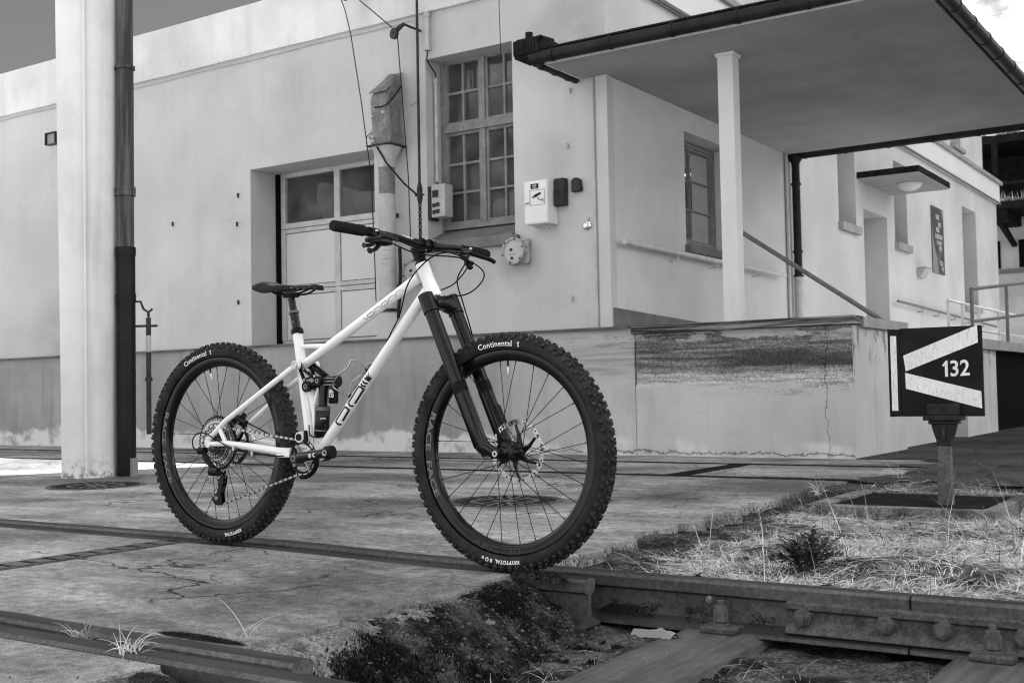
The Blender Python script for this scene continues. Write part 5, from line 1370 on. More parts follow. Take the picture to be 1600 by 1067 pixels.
# handlebar along y with a little sweep and rise
def barp(y): 
    s = abs(y); k = sstep(.03, .20, s)
    return Vector((bc.x - .042 * (s / .41) ** 1.3, BY + y, bc.z + .010 * k + .008 * s / .41 - .020 * y))
HBW = .412
bp = [barp(-HBW + 2 * HBW * i / 40) for i in range(41)]
bar = MB().tube(bp, [.0111 + .0048 * (1 - sstep(.05, .14, abs(-HBW + 2 * HBW * i / 40))) for i in range(41)], 20).build('handlebar', 'black_anod', bike, True)
for s in (-1, 1):
    gp = [barp(s * (HBW + .004 - .137 * k / 12)) for k in range(13)]
    MB().tube(gp, [.0162] + [.0172] * 10 + [.0165, .0145], 24).build('grip', 'grip_rubber', bar, True)
    b = MB()
    for k in range(22):
        p = barp(s * (HBW - .006 - k * .0054)); b.lathe(p, (0, 1, 0), [(.0168, -.0012), (.01775, -.0008), (.01775, .0008), (.0168, .0012)], 20)
    o = b.build('grip_ribs', 'grip_rubber', bar); o['kind'] = 'stuff'
    c1 = barp(s * .262); c2 = barp(s * .238)
    MB().tube([c1 + Vector((0, -.007, 0)), c1 + Vector((0, .007, 0))], .0165, 18).build('lever_clamp', 'black_anod', bar, True)
    MB().tube([c2 + Vector((0, -.006, 0)), c2 + Vector((0, .006, 0))], .0160, 18).build('shifter_clamp', 'black_anod', bar, True)
    lv = MB()     # brake master body
    q = c1 + Vector((.022, -s * .012, -.010)); q2 = c1 + Vector((.030, -s * .075, -.016))
    lv.tube([q, q.lerp(q2, .5), q2], [.011, .0125, .009], 12)
    lv.tube([q2, q2 + Vector((.0, -s * .028, -.003))], .0058, 10)
    lv.tube([c1 + Vector((.004, 0, -.004)), q], [.011, .010], 10)
    lvo = lv.build('brake_lever', 'black_gloss', bar, True)
    lp = [q + Vector((.008, s * .004, -.006)), q + Vector((.026, s * .022, -.014)), q + Vector((.036, s * .052, -.020)), q + Vector((.040, s * .082, -.026)), q + Vector((.037, s * .100, -.030))]
    MB().tube(curve_pts(lp, 4), .0062, 10, True, 1.3).build('lever_blade', 'black_anod', lvo, True)
    MB().tube([q + Vector((.0, s * .006, .010)), q + Vector((.0, s * .006, .016))], .007, 10).build('lever_cap', 'alloy_polish', lvo, True)
    sh_ = MB()    # shifter / dropper remote
    r0 = c2 + Vector((.008, 0, -.020))
    sh_.tube([r0 + Vector((-.014, s * .012, -.001)), r0 + Vector((0, 0, -.004)), r0 + Vector((.014, -s * .026, -.008)), r0 + Vector((.018, -s * .046, -.010))], [.013, .017, .015, .008], 12)
    sho = sh_.build('shifter', 'black_gloss', bar, True)
    MB().tube(curve_pts([r0 + Vector((-.004, s * .01, -.012)), r0 + Vector((-.006, s * .030, -.022)), r0 + Vector((-.012, s * .052, -.024))], 4), [.006] * 8 + [.009], 10, True, 1.4).build('shift_paddle', 'black_anod', sho, True)
    MB().tube(curve_pts([r0 + Vector((.006, -s * .006, -.016)), r0 + Vector((.0, s * .012, -.034)), r0 + Vector((-.004, s * .034, -.040))], 4), [.006] * 8 + [.010], 10, True, 1.4).build('shift_paddle', 'black_anod', sho, True)
    MB().tube([r0 + Vector((-.012, s * .016, -.001)), r0 + Vector((-.02, s * .028, -.001))], [.0135, .0125], 14).build('shifter_cap', 'alloy_polish' if s < 0 else 'black_anod', sho, True)
v, f = text_mesh('THOMSON', .02); b = MB()
q = []
for x, y, _ in v:
    yy = -.105 + x * .0105; p = barp(yy); an = (y - .35) * .0105 / .014 + .15
    q.append(p + Vector((math.sin(R(33)) * 0, 0, 0)) + (Vector((.75, -.0, .05)) * 0) + Vector((math.cos(an) * .0155 * .9 if False else -.0, 0, 0)) + Vector((.0150 * math.cos(an + .55), 0, .0150 * math.sin(an + .55))))
b.add(q, f).build('lettering', 'decal_white', bar)

# ---- fork: crown, uppers, lowers, dropouts
FT, FB = Vector((-2.347, 0, .868)), Vector((-2.128, 0, .372))
fd = (FB - FT).normalized()
crw = MB()
crw.tube([hb + ad * .0115, hb + ad * .032], [.030, .032], 24)
cpt = [B(FT.x + .012, FT.z - .022, -.066), B(-2.350, .858, -.040), B(-2.352, .862, 0), B(-2.350, .858, .040), B(FT.x + .012, FT.z - .022, .066)]
crw.tube(curve_pts(cpt, 4), [.029] * 4 + [.026] * 8 + [.029] * 5, 16)
fork = crw.build('fork', 'black_gloss', bike, True)
for s in (-1, 1):
    y = s * .068
    P = lambda k: Vector((FT.x + (FB.x - FT.x) * k, BY + y, FT.z + (FB.z - FT.z) * k))
    MB().tube([P(-.035), P(-.03), P(.085)], [.022, .0258, .0258], 28).build('crown_clamp', 'black_gloss', fork, True)
    MB().lathe(P(.088), fd, [(.0238, -.0012), (.0264, -.0012), (.0264, .0012), (.0238, .0012)], 28).build('clamp_seam', 'dark', fork, True)
    MB().tube([P(.02), P(.60)], .0238, 28).build('fork_upper', 'black_gloss', fork, True)
    MB().tube([P(.555), P(.56), P(.62), P(.625)], [.0240, .0250, .0250, .0246], 28).build('fork_seal', 'black_matte', fork, True)
    MB().tube([P(.60), P(.80), P(.97), P(1.0)], [.0246, .0242, .0225, .016], 24).build('fork_lower', 'black_gloss', fork, True)
    gd = MB()
    u = fd.cross(Vector((0, 1, 0))) * -1
    for a, e in ((.615, .96),):
        vs_ = []
        for k in (a, e):
            for an in range(-3, 4):
                th = an * .34; d = Vector((u.x * math.cos(th), -math.sin(th) * (1 if s < 0 else -1) * -1, u.z * math.cos(th))); vs_.append(P(k) + d * .0258)
        gd.add(vs_, [(i, i + 1, i + 8, i + 7) for i in range(6)])
    gd.build('leg_guard', 'black_matte', fork, True)
    MB().tube([P(.95), Vector((AF[0] - .012, BY + y * .95, AF[1] - .002)), Vector((AF[0] + .006, BY + y * .93, AF[1] - .004))], [.018, .019, .013], 14).build('dropout', 'black_gloss', fork, True)
    MB().tube([P(1.0), P(1.03)], [.013, .010], 12).build('foot_nut', 'black_anod', fork, True)
MB().tube([(AF[0], BY - .082, AF[1] - .002), (AF[0], BY + .082, AF[1] - .002)], .0095, 16).build('axle', 'black_anod', fork, True)
MB().lathe((AF[0], BY - .082, AF[1] - .002), (0, -1, 0), [(.0045, .0), (.0095, .0), (.0095, .003), (.0045, .003)], 20, True).build('axle_end', 'steel_bright', fork, True)
MB().hexa([(-2.17, BY + .060, .455), (-2.135, BY + .05, .455), (-2.135, BY + .085, .455), (-2.17, BY + .095, .455)], [(-2.205, BY + .060, .52), (-2.165, BY + .05, .52), (-2.165, BY + .085, .52), (-2.205, BY + .095, .52)]).build('brake_caliper', 'black_gloss', fork, False, .006)

# ---- rear triangle
sw = MB()
for s in (-1, 1):
    y = s * .070
    sw.tube([B(-2.957, .669, s * .050), B(-3.10, .588, s * .056), B(-3.30, .470, s * .070), B(-3.385, .405, y)], [.0100, .0105, .0100, .0095], 14)
    sw.tube([B(-3.392, .385, y), B(-3.28, .388, s * .072), B(-3.12, .371, s * .062), B(-3.02, .358, s * .050)], [.0095, .0110, .0150, .0150], 14)
    sw.tube([B(-3.330, .440, y), B(-3.298, .392, y)], .0085, 12)
    sw.tube([B(-3.385, .410, y), B(-3.394, .392, y), B(-3.390, .376, y)], [.011, .013, .011], 12)
    sw.tube([B(-2.957, .669, s * .058), B(-2.957, .669, s * .040)], .0165, 20)
swing = sw.build('swingarm', 'frame_paint', bike, True)
for s in (-1, 1): MB().hexa([B(-3.045, .340, s * .050 - .016), B(-2.985, .340, s * .044 - .016), B(-2.985, .340, s * .044 + .016), B(-3.045, .340, s * .050 + .016)], [B(-3.045, .376, s * .050 - .016), B(-2.985, .374, s * .044 - .016), B(-2.985, .374, s * .044 + .016), B(-3.045, .376, s * .050 + .016)]).build('yoke', 'frame_paint', swing, False, .005)
for s in (-1, 1): MB().lathe(B(-2.957, .669, s * .058), (0, s, 0), [(.001, .002), (.008, .002), (.009, .0035), (.014, .0035), (.0155, .0)], 20).build('pivot_cap', 'steel_bright', swing, True)
# rocker link
lk = None
for s in (-1, 1):
    y = s * .030
    P1, P2, P3 = (-2.962, .668), (-2.868, .611), (-2.923, .592)
    b = MB()
    for a, c, r in ((P1, P2, .0085), (P2, P3, .0090), (P3, P1, .0080), ((-2.932, .617), (-2.885, .630), .0055)):
        b.tube([B(*a, y), B(*c, y)], r, 8, True, .62)
    for p, r in ((P1, .013), (P2, .017), (P3, .020)): b.disc(B(*p, y), (0, 1, 0), r, -.006, .006, 20)
    o = b.build('rocker', 'black_anod', bike, True) if lk is None else b.build('rocker_plate', 'black_anod', lk, True)
    if lk is None: lk = o
    if s < 0:
        for p, r in ((P2, .0085), (P3, .0095)): MB().lathe(B(*p, y), (0, -1, 0), [(.003, .0065), (r * .5, .009), (r, .009), (r * 1.1, .0062)], 16).build('pivot_bolt', 'steel_dark', lk, True)
        for p in ((-2.935, .654), (-2.912, .651), (-2.880, .629), (-2.930, .616)): MB().lathe(B(*p, y), (0, -1, 0), [(.002, .0062), (.0025, .0075), (.0046, .0075), (.005, .006)], 12).build('plate_bolt', 'steel_bright', lk, True)
b = MB()
b.tube([B(-2.955, .684, .02), B(-2.865, .627, .02)], .006, 8); b.tube([B(-2.925, .657, .0), B(-2.865, .630, .0)], .005, 8); b.tube([B(-2.868, .611, -.03), B(-2.868, .611, .03)], .010, 14); b.tube([B(-2.923, .592, -.03), B(-2.923, .592, .03)], .012, 14)
b.build('rocker_bridge', 'black_anod', lk, True)
# shock
sk = MB(); sa, sb = Vector(B(-2.868, .611)), Vector(B(-2.884, .412)); sl = lambda k: sa.lerp(sb, k)
sk.tube([sl(.02), sl(.50)], .0165, 24)
shock = sk.build('shock', 'black_gloss', bike, True)
MB().tube([sl(.44), sl(.45), sl(.47), sl(.48), sl(.96), sl(1.0)], [.020, .0262, .0262, .0272, .0268, .022], 28).build('air_can', 'black_gloss', shock, True)
for k in (.47, .505, .88): MB().lathe(sl(k), (sb - sa).normalized(), [(.0265, -.002), (.0282, -.002), (.0282, .002), (.0265, .002)], 28).build('can_ring', 'steel_dark', shock, True)
MB().tube([B(-2.866, .611, -.026), B(-2.866, .611, .026)], .0085, 14).build('shock_bolt', 'steel_dark', shock, True)
hd = MB(); hd.tube([B(-2.850, .607), B(-2.800, .609)], .0215, 16); hdo = hd.build('shock_head', 'black_anod', shock, True)
for z in (.620, .609, .597): MB().box(-2.852, -2.798, BY - .0235, BY - .018, z - .002, z + .002).build('head_fin', 'steel_dark', shock)
MB().tube([B(-2.823, .600), B(-2.823, .596), B(-2.824, .536), B(-2.824, .530)], [.014, .0178, .0178, .015], 22).build('reservoir', 'black_gloss', shock, True)
def wrap_text(s, c, rad, h, rot, mat, par, a0=0.0):
    v, f = text_mesh(s, .02); q = []
    for x, y, _ in v:
        x, y = (x, y - .35) if not rot else (-(y - .35), x)
        an = x * h / rad + a0; q.append((c[0] + rad * math.sin(an), c[1] - rad * math.cos(an), c[2] + y * h))
    MB().add(q, f).build('lettering', mat, par)
wrap_text('DB', B(-2.824, .566), .0182, .021, True, 'decal_white', shock, .10); wrap_text('INLINE', B(-2.824, .562), .0182, .0075, True, 'decal_white', shock, .62)
wrap_text('CANE', B(-2.879, .478), .0276, .0075, False, 'decal_white', shock, .85)

# ---- crank, chainring, guide, chain, cassette, derailleur
BBX, BBZ = -2.927, .340
def cog(c, y, r, n, th, mat, name, par, hole=.5, tooth=.0045):
    b = MB(); vs_ = []
    for k in range(4 * n):
        a = 2 * math.pi * k / (4 * n); rr = r + (tooth if k % 4 in (1, 2) else 0)
        vs_.append((rr * math.cos(a), rr * math.sin(a)))
    m_ = len(vs_)
    for yy in (-th / 2, th / 2):
        for q in vs_: b.v.append((c[0] + q[0], BY + y + yy, c[1] + q[1]))
        for q in vs_:
            l = math.hypot(*q); b.v.append((c[0] + q[0] / l * r * hole, BY + y + yy, c[1] + q[1] / l * r * hole))
    for k in range(m_):
        j = (k + 1) % m_
        b.f += [(k, j, m_ + j, m_ + k), (2 * m_ + k, 3 * m_ + k, 3 * m_ + j, 2 * m_ + j), (k, 2 * m_ + k, 2 * m_ + j, j), (m_ + k, m_ + j, 3 * m_ + j, 3 * m_ + k)]
    return b.build(name, mat, par)
ring = cog((BBX, BBZ), -.050, .0595, 30, .003, 'black_anod', 'chainring', bike, .82)
b = MB()
for k in range(4):
    a = k * math.pi / 2 + .6; b.tube([B(BBX, BBZ, -.052), B(BBX + .05 * math.cos(a), BBZ + .05 * math.sin(a), -.050)], [.012, .0065], 8, True, .5)
b.build('ring_arm', 'alloy_polish', ring, True)
for k in range(4):
    a = k * math.pi / 2 + .6; MB().disc(B(BBX + .047 * math.cos(a), BBZ + .047 * math.sin(a), -.050), (0, -1, 0), .0055, 0, .005, 10).build('ring_bolt', 'steel_bright', ring)
ca = Vector((BBX, 0, BBZ)); ce = Vector((-2.759, 0, .363))
def cr(k, y): return (ca.x + (ce.x - ca.x) * k, BY + y, ca.z + (ce.z - ca.z) * k)
crank = MB().tube([cr(-.03, -.080), cr(.05, -.082), cr(.45, -.088), cr(.85, -.094), cr(1.0, -.095)], [.0165, .0175, .0145, .0145, .013], 18, True, 1.1).build('crank', 'black_gloss', bike, True)
MB().disc(cr(0, -.086), (0, -1, 0), .0175, 0, .012, 24).build('crank_boss', 'black_gloss', crank, True)
MB().lathe(cr(0, -.098), (0, -1, 0), [(.0055, .002), (.011, .002), (.0125, .0005), (.0125, -.002)], 18).build('crank_bolt', 'steel_dark', crank, True)
MB().tube([cr(.86, -.088), cr(.92, -.0945), cr(1.10, -.095)], [.0155, .0195, .0185], 20, True, 1.2).build('crank_boot', 'black_matte', crank, True)
MB().lathe(cr(.97, -.115), (0, -1, 0), [(.004, -.003), (.0075, .001), (.010, .001), (.0105, -.006)], 20).build('pedal_insert', 'steel_bright', crank, True)
for k in (.50, .62, .74): MB().disc(cr(k, -.1035), (0, -1, 0), .008, -.003, .0012, 14).build('crank_scuff', 'alloy_polish', crank, True)
MB().tube([(2 * ca.x - ce.x, BY + .092, 2 * ca.z - ce.z), (ca.x, BY + .082, ca.z)], [.013, .017], 16, True, 1.1).build('crank', 'black_gloss', bike, True)
MB().tube([B(BBX, BBZ, -.082), B(BBX, BBZ, .082)], .014, 16).build('spindle', 'steel_dark', bike, True)
gd = MB(); gd.tube([B(-2.933, .413, -.062), B(-2.933, .413, -.040)], .0195, 20); guide = gd.build('chain_guide', 'box_white', bike, True)
MB().disc(B(-2.933, .413, -.0625), (0, -1, 0), .0125, 0, .004, 16).build('guide_roller', 'black_anod', guide, True)
MB().hexa([B(-2.918, .395, -.058), B(-2.900, .385, -.058), B(-2.900, .385, -.045), B(-2.918, .395, -.045)], [B(-2.916, .436, -.058), B(-2.906, .438, -.058), B(-2.906, .438, -.045), B(-2.916, .436, -.045)]).build('guide_arm', 'black_anod', guide, False, .003)
b = MB(); ap = [B(BBX + .068 * math.cos(R(a)), BBZ + .068 * math.sin(R(a)), -.050) for a in range(-105, 15, 10)]
b.tube(ap, [.004] + [.011] * 10 + [.004], 10, True, .75); b.build('bash_guard', 'black_matte', guide, True)

cas = cog(AR, -.022, .100, 50, .003, 'black_anod', 'cassette', bike, .75)
sizes = [(.092, 44, 'steel_dark'), (.082, 38, 'steel_bright'), (.073, 34, 'steel_dark'), (.064, 30, 'steel_bright'), (.056, 26, 'steel_dark'), (.0485, 24, 'steel_bright'), (.042, 21, 'steel_dark'), (.036, 18, 'steel_bright'), (.030, 15, 'steel_dark'), (.025, 12, 'steel_bright'), (.020, 10, 'steel_bright')]
for i, (r, n, mt) in enumerate(sizes): cog(AR, -.0258 - i * .0036, r, n, .0016, mt, 'cog', cas, 1 - .0085 / r if i < 10 else .3)
MB().lathe(B(AR[0], AR[1], 0), (0, -1, 0), [(.085, .0245), (.012, .064)], 32).build('cassette_core', 'black_anod', cas, True)
cogy = -.0258 - 3 * .0036
# chain as a run of links
cp = []
r_c = .066
def arc(c, r, a0, a1, y, n):
    return [B(c[0] + r * math.cos(R(a0 + (a1 - a0) * k / n)), c[1] + r * math.sin(R(a0 + (a1 - a0) * k / n)), y) for k in range(n + 1)]
UP, LP = (-3.350, .262), (-3.362, .183)
path = arc(AR, .0665, 230, 75, cogy, 26) + [B(-2.960, .404, -.050), B(-2.925, .396, -.050)] + arc((BBX, BBZ), .0605, 62, -105, -.050, 26) + [B(-3.34, .160, -.048)] + arc(LP, .024, -80, -230, -.048, 8) + arc(UP, .023, -60, 60, -.044, 6) + [B(AR[0] + .0665 * math.cos(R(230)), AR[1] + .0665 * math.sin(R(230)), cogy)]
path = [Vector(p) for p in path]
L = [0]
for i in range(1, len(path)): L.append(L[-1] + (path[i] - path[i - 1]).length)
def at(s):
    for i in range(1, len(L)):
        if s <= L[i]: return path[i - 1].lerp(path[i], (s - L[i - 1]) / max(1e-6, L[i] - L[i - 1]))
    return path[-1]
b, bo = MB(), MB(); n = int(L[-1] / .0127); bi = b
for k in range(n):
    p, q = at(k * .0127), at((k + 1) * .0127 - .0001); d = (q - p).normalized(); nn = d.cross(Vector((0, 1, 0)))
    off = .0030 if k % 2 else .0019
    b = bo if k % 2 else bi
    for s in (-1, 1):
        o_ = Vector((0, s * off, 0)); vs_ = []
        for yy in (-.0005, .0005):
            for u_, w_ in ((-.0035, 0), (-.002, .0036), (.0025, .0040), (.00635, .0026), (.0102, .0040), (.0147, .0036), (.0162, 0), (.0147, -.0036), (.0102, -.0040), (.00635, -.0026), (.0025, -.0040), (-.002, -.0036)):
                vs_.append(p + d * u_ + nn * w_ + o_ + Vector((0, yy, 0)))
        b.add(vs_, [tuple(range(12))[::-1], tuple(range(12, 24))] + [(i, (i + 1) % 12, 12 + (i + 1) % 12, 12 + i) for i in range(12)])
    b.tube([p + Vector((0, -.0036, 0)), p + Vector((0, .0036, 0))], .0021, 7)
ch = bo.build('chain', 'steel_bright', bike); ch['kind'] = 'stuff'
ch2 = bi.build('chain_inner_links', 'black_anod', ch); ch2['kind'] = 'stuff'
# derailleur
dm = MB(); dm.tube([B(-3.405, .366, -.082), B(-3.392, .340, -.086), B(-3.355, .305, -.088), B(-3.335, .283, -.082)], [.009, .011, .010, .014], 14)
der = dm.build('rear_derailleur', 'black_anod', bike, True)
MB().tube([B(-3.425, .360, -.085), B(-3.392, .360, -.085)], [.013, .014], 14).build('cable_barrel', 'black_matte', der, True)
MB().tube([B(-3.355, .286, -.092), B(-3.318, .284, -.088)], [.017, .017], 18).build('clutch', 'black_gloss', der, True)
for s in (-.058, -.040):
    b = MB(); b.prism([(-3.338, .286), (-3.322, .262), (-3.333, .222), (-3.340, .200), (-3.334, .170), (-3.352, .155), (-3.374, .162), (-3.388, .180), (-3.362, .200), (-3.352, .225), (-3.350, .268)], 1, BY + s - .0015, BY + s + .0015)
    b.build('cage', 'black_gloss', der)
cog(UP, -.049, .019, 12, .004, 'black_matte', 'jockey_wheel', der, .25, .004); cog(LP, -.049, .019, 12, .004, 'black_matte', 'jockey_wheel', der, .25, .004)
for c_ in (UP, LP): MB().lathe(B(c_[0], c_[1], -.060), (0, -1, 0), [(.003, 0), (.004, .002), (.0075, .002), (.0085, 0)], 14).build('jockey_bolt', 'alloy_polish', der, True)
MB().tube([B(-3.387, .385, -.079), B(-3.387, .385, -.070)], .013, 16).build('hanger', 'frame_paint', bike, True)
# rear caliper
rc = MB(); rc.tube([B(-3.395, .480, .052), B(-3.36, .474, .054), B(-3.32, .455, .052)], [.016, .020, .014], 12); rc.tube([B(-3.36, .474, .054), B(-3.33, .49, .056)], .011, 10)
rcal = rc.build('brake_caliper', 'black_gloss', bike, True)
for x, z in ((-3.385, .466), (-3.365, .456), (-3.345, .462)): MB().disc(B(x, z, .036), (0, -1, 0), .006, 0, .006, 12).build('caliper_bolt', 'steel_bright', rcal, True)

# ---- seat
sp_ = MB(); d0, d1 = Vector(B(-3.026, .925)), Vector(B(-2.996, .790))
P = lambda k: d0.lerp(d1, k)
sp_.tube([P(0), P(.45)], .0133, 20); post = sp_.build('seatpost', 'black_gloss', bike, True)
MB().tube([P(.42), P(.43), P(.50), P(.51)], [.015, .0178, .0178, .0162], 22).build('post_seal', 'black_anod', post, True)
MB().tube([P(.50), P(1.02)], .0158, 22).build('post_lower', 'black_gloss', post, True)
for k in (.44, .47): MB().lathe(P(k), (d1 - d0).normalized(), [(.0176, -.0015), (.0188, -.0015), (.0188, .0015), (.0176, .0015)], 20).build('seal_ring', 'steel_dark', post, True)
MB().disc(P(.72) + Vector((.004, -.0155, 0)), (0, -1, 0), .0032, -.001, .0015, 10).build('post_mark', 'decal_grey', post)
MB().tube([P(.90), P(.93), P(1.03), P(1.04)], [.019, .0225, .0225, .020], 24).build('seat_clamp', 'black_anod', post, True)
MB().tube([P(.98) + Vector((.018, -.012, 0)), P(.98) + Vector((.034, -.004, -.004))], .006, 10).build('clamp_bolt', 'black_anod', post, True)
MB().box(-3.055, -2.995, BY - .016, BY + .016, .918, .934).build('saddle_clamp', 'black_anod', post, False, .004)
# saddle: lofted sections along x
xs = span(-3.150, -2.868, 26); sb_ = MB(); ring_n = 18
def sad(x):
    u = (x + 3.150) / .282
    hw = .070 * (1 - sstep(.06, .55, u)) + .021 - .006 * sstep(.6, 1, u)
    if u < .10: hw *= .80 + .20 * math.sqrt(max(0, u / .10))
    if u > .95: hw *= math.sqrt(max(.05, 1 - ((u - .95) / .05) ** 2 * .9))
    top = .968 + .020 * (1 - sstep(.0, .22, u)) * (1 - .35 * (1 - sstep(0, .06, u))) - .006 * sstep(.25, .6, u) - .008 * sstep(.85, 1, u) + .002 * math.sin(u * 5)
    dep = .022 * (1 - sstep(.2, .6, u)) + .010 if u > .03 else .012
    return hw, top, dep
for x in xs:
    hw, top, dep = sad(x)
    for k in range(ring_n):
        a = math.pi * k / (ring_n - 1) ; yy = -math.cos(a) * hw; c_ = (abs(yy) / hw)
        groove = .004 * math.exp(-(yy / .010) ** 2) if -3.10 < x < -2.92 else 0
        sb_.v.append((x, BY + yy, top - groove - dep * (c_ ** 3.2) * (1.0) - .004 * c_ ** 2))
m_ = ring_n
for i in range(len(xs) - 1):
    for k in range(m_ - 1): sb_.f.append((i * m_ + k, i * m_ + k + 1, (i + 1) * m_ + k + 1, (i + 1) * m_ + k))
for i in (0, len(xs) - 1): sb_.f.append(tuple(i * m_ + k for k in range(m_)))
o0 = len(sb_.v)
for x in xs:
    hw, top, dep = sad(x)
    for k in range(m_):
        a = math.pi * k / (m_ - 1); yy = -math.cos(a) * hw * .94; c_ = abs(yy) / hw
        sb_.v.append((x, BY + yy, top - .010 - dep * c_ ** 3.2))
for i in range(len(xs) - 1):
    for k in range(m_ - 1): sb_.f.append((o0 + i * m_ + k + 1, o0 + i * m_ + k, o0 + (i + 1) * m_ + k, o0 + (i + 1) * m_ + k + 1))
saddle = sb_.build('saddle', 'saddle_skin', bike, 'full')
for s in (-1, 1):
    MB().tube(curve_pts([B(-3.120, .956, s * .030), B(-3.085, .937, s * .024), B(-3.05, .931, s * .022), B(-2.975, .929, s * .022), B(-2.935, .937, s * .018), B(-2.895, .953, s * .008)], 5), .0038, 8).build('saddle_rail', 'black_anod', saddle, True)
for s in (-1, 1):
    for k, x in enumerate((-3.01, -2.98, -2.95, -2.925, -2.90)): MB().box(x, x + .012, BY + s * (sad(x)[0] - .003) - .001, BY + s * (sad(x)[0] - .003) + .003, sad(x)[1] - .017, sad(x)[1] - .012).build('saddle_stud', 'steel_dark', saddle)

# ---- bottle cage
cgm = MB(); wire = .0026
cgm.tube(curve_pts([B(-2.640, .668, .0), B(-2.665, .655, -.006), B(-2.735, .570, -.008), B(-2.752, .563, -.02), B(-2.795, .592, -.034), B(-2.762, .632, -.036), B(-2.722, .655, -.036), B(-2.712, .676, -.033), B(-2.690, .679, -.028), B(-2.665, .660, -.018), B(-2.650, .645, -.006)], 6), wire, 8)
cgm.tube(curve_pts([B(-2.640, .668, .0), B(-2.665, .655, .008), B(-2.72, .59, .010), B(-2.765, .588, .03), B(-2.765, .606, .036), B(-2.71, .636, .036), B(-2.655, .645, .012)], 6), wire, 8)
cage = cgm.build('bottle_cage', 'alloy_polish', bike, True)
for k in (.30, .62): 
    q = Vector(B(-2.80, .459)).lerp(Vector(B(-2.55, .735)), k + .0) + Vector((-.014, 0, .013)); MB().box(q.x - .008, q.x + .008, q.y - .010, q.y + .010, q.z - .008, q.z + .008).build('cage_mount', 'black_anod', cage, False, .003)

# ---- cables
def cable(pts, r=.0024, n=8): MB().tube(curve_pts(pts, n), r, 8).build('cable', 'black_matte', bike, True)
nb = barp(-.17); fb = barp(.17)
# rear brake hose and shift cable sweep from the near lever across the front of the head tube
cable([(bc.x + .0065, BY - .162, bc.z + .001), (bc.x + .05, BY - .06, bc.z - .022), (bc.x + .085, BY + .03, bc.z - .030), (bc.x + .10, BY + .10, bc.z - .060), (bc.x + .062, BY + .075, bc.z - .125), (bc.x + .030, BY + .02, .900)])
cable([(bc.x + .0054, BY - .193, bc.z - .0105), (bc.x + .04, BY - .09, bc.z - .040), (bc.x + .11, BY + .05, bc.z - .048), (bc.x + .165, BY + .10, bc.z - .100), (bc.x + .13, BY + .06, bc.z - .165), (bc.x + .035, BY + .01, .880)])
# far lever hoses: front brake down the far fork leg, dropper/rear hose to the down tube
cable([(fb.x + .028, BY + .165, bc.z - .020), (bc.x + .075, BY + .12, bc.z - .050), (bc.x + .060, BY + .09, bc.z - .115), (bc.x + .085, BY + .088, .86), (FT.x + .06, BY + .085, .79), (-2.235, BY + .090, .62), (-2.170, BY + .094, .50)])
cable([(fb.x + .024, BY + .175, bc.z - .022), (bc.x + .05, BY + .10, bc.z - .018), (bc.x + .035, BY - .01, bc.z - .040), (bc.x - .035, BY - .050, .935), (bc.x - .085, BY - .040, .83), (-2.535, BY - .020, .775), (-2.60, BY - .002, .706), (-2.72, BY, .572), (-2.842, BY + .002, .436), (-2.872, BY - .004, .412), (-2.915, BY - .022, .418), (-2.922, BY - .022, .455)])
cable([B(-2.95, .352, -.045), B(-3.05, .345, -.070), B(-3.15, .358, -.080), B(-3.25, .370, -.085), B(-3.31, .395, -.088), B(-3.40, .428, -.090), B(-3.448, .412, -.090), B(-3.455, .375, -.088), B(-3.425, .360, -.085)], .0024)
cable([B(-3.32, .462, .056), B(-3.24, .432, .060), B(-3.17, .402, .062), B(-3.06, .372, .056), B(-2.98, .365, .04)], .0026)
for x, z in ((-3.235, .374), (-3.14, .355)): MB().box(x - .005, x + .005, BY - .092, BY - .074, z - .010, z + .006).build('cable_clip', 'steel_bright', bike)

# ================================================================== VEGETATION AND LITTER
def blades(n, area, hf, mat, name, lmin, lmax, w, flat, par=None, seed=1, dens=None):
    r_ = random.Random(seed); V, F = [], []
    k = 0; tries = 0
    while k < n and tries < n * 6:
        tries += 1
        x = r_.uniform(area[0], area[1]); y = r_.uniform(area[2], area[3])
        if dens and r_.random() > dens(x, y): continue
        k += 1
        l = r_.uniform(lmin, lmax); a = r_.uniform(0, 2 * math.pi); el = r_.betavariate(1.2, flat) * 1.45; a = a * .55 + 5 * N3(x * 1.1, y * 1.1, 3)
        ww = w * r_.uniform(.35, 1.35); z = hf(x, y) - .004
        dx, dy = math.cos(a), math.sin(a); px, py = -dy, dx; cv = r_.uniform(.1, .8) ; tw = r_.uniform(-.6, .6)
        o = len(V); X, Y, Z = x, y, z; e = el + .06
        for s in range(4):
            f_ = 1 - .28 * s if s < 3 else .08
            V.append((X - px * ww * f_, Y - py * ww * f_, Z)); V.append((X + px * ww * f_, Y + py * ww * f_, Z + ww * tw))
            X += dx * math.cos(e) * l / 3; Y += dy * math.cos(e) * l / 3; Z += math.sin(e) * l / 3; e -= cv * .55
            a += tw * .35; dx, dy = math.cos(a), math.sin(a); Z = max(Z, hf(X, Y) + .002) if s < 3 else Z
        if area[2] > 3.2 and min(q[1] for q in V[o:]) < 3.335:
            del V[o:]; continue
        for s in range(3): F.append((o + 2 * s, o + 2 * s + 1, o + 2 * s + 3, o + 2 * s + 2))
    me = bpy.data.meshes.new(name); me.from_pydata(V, [], F); me.update()
    return link(name, me, mat, par)
def gd_(x, y):
    e = -2.10 + .05 * N3(y * 2, 4) - .05 * sstep(4, 6, y) + .12 * N3(x * 3, y * 3)
    d = sstep(e + .10, e + .50, x) * (.06 + .94 * sstep(-.22, .25, N3(x * 2.2 + 3, y * 2.2)))
    d *= 1 - sstep(5.9, 6.7, y) * .8
    if -1.84 < x < -1.08 and 5.26 < y < 6.08: d *= .02
    return d
A = (-2.3, .6, 3.31, 6.8)
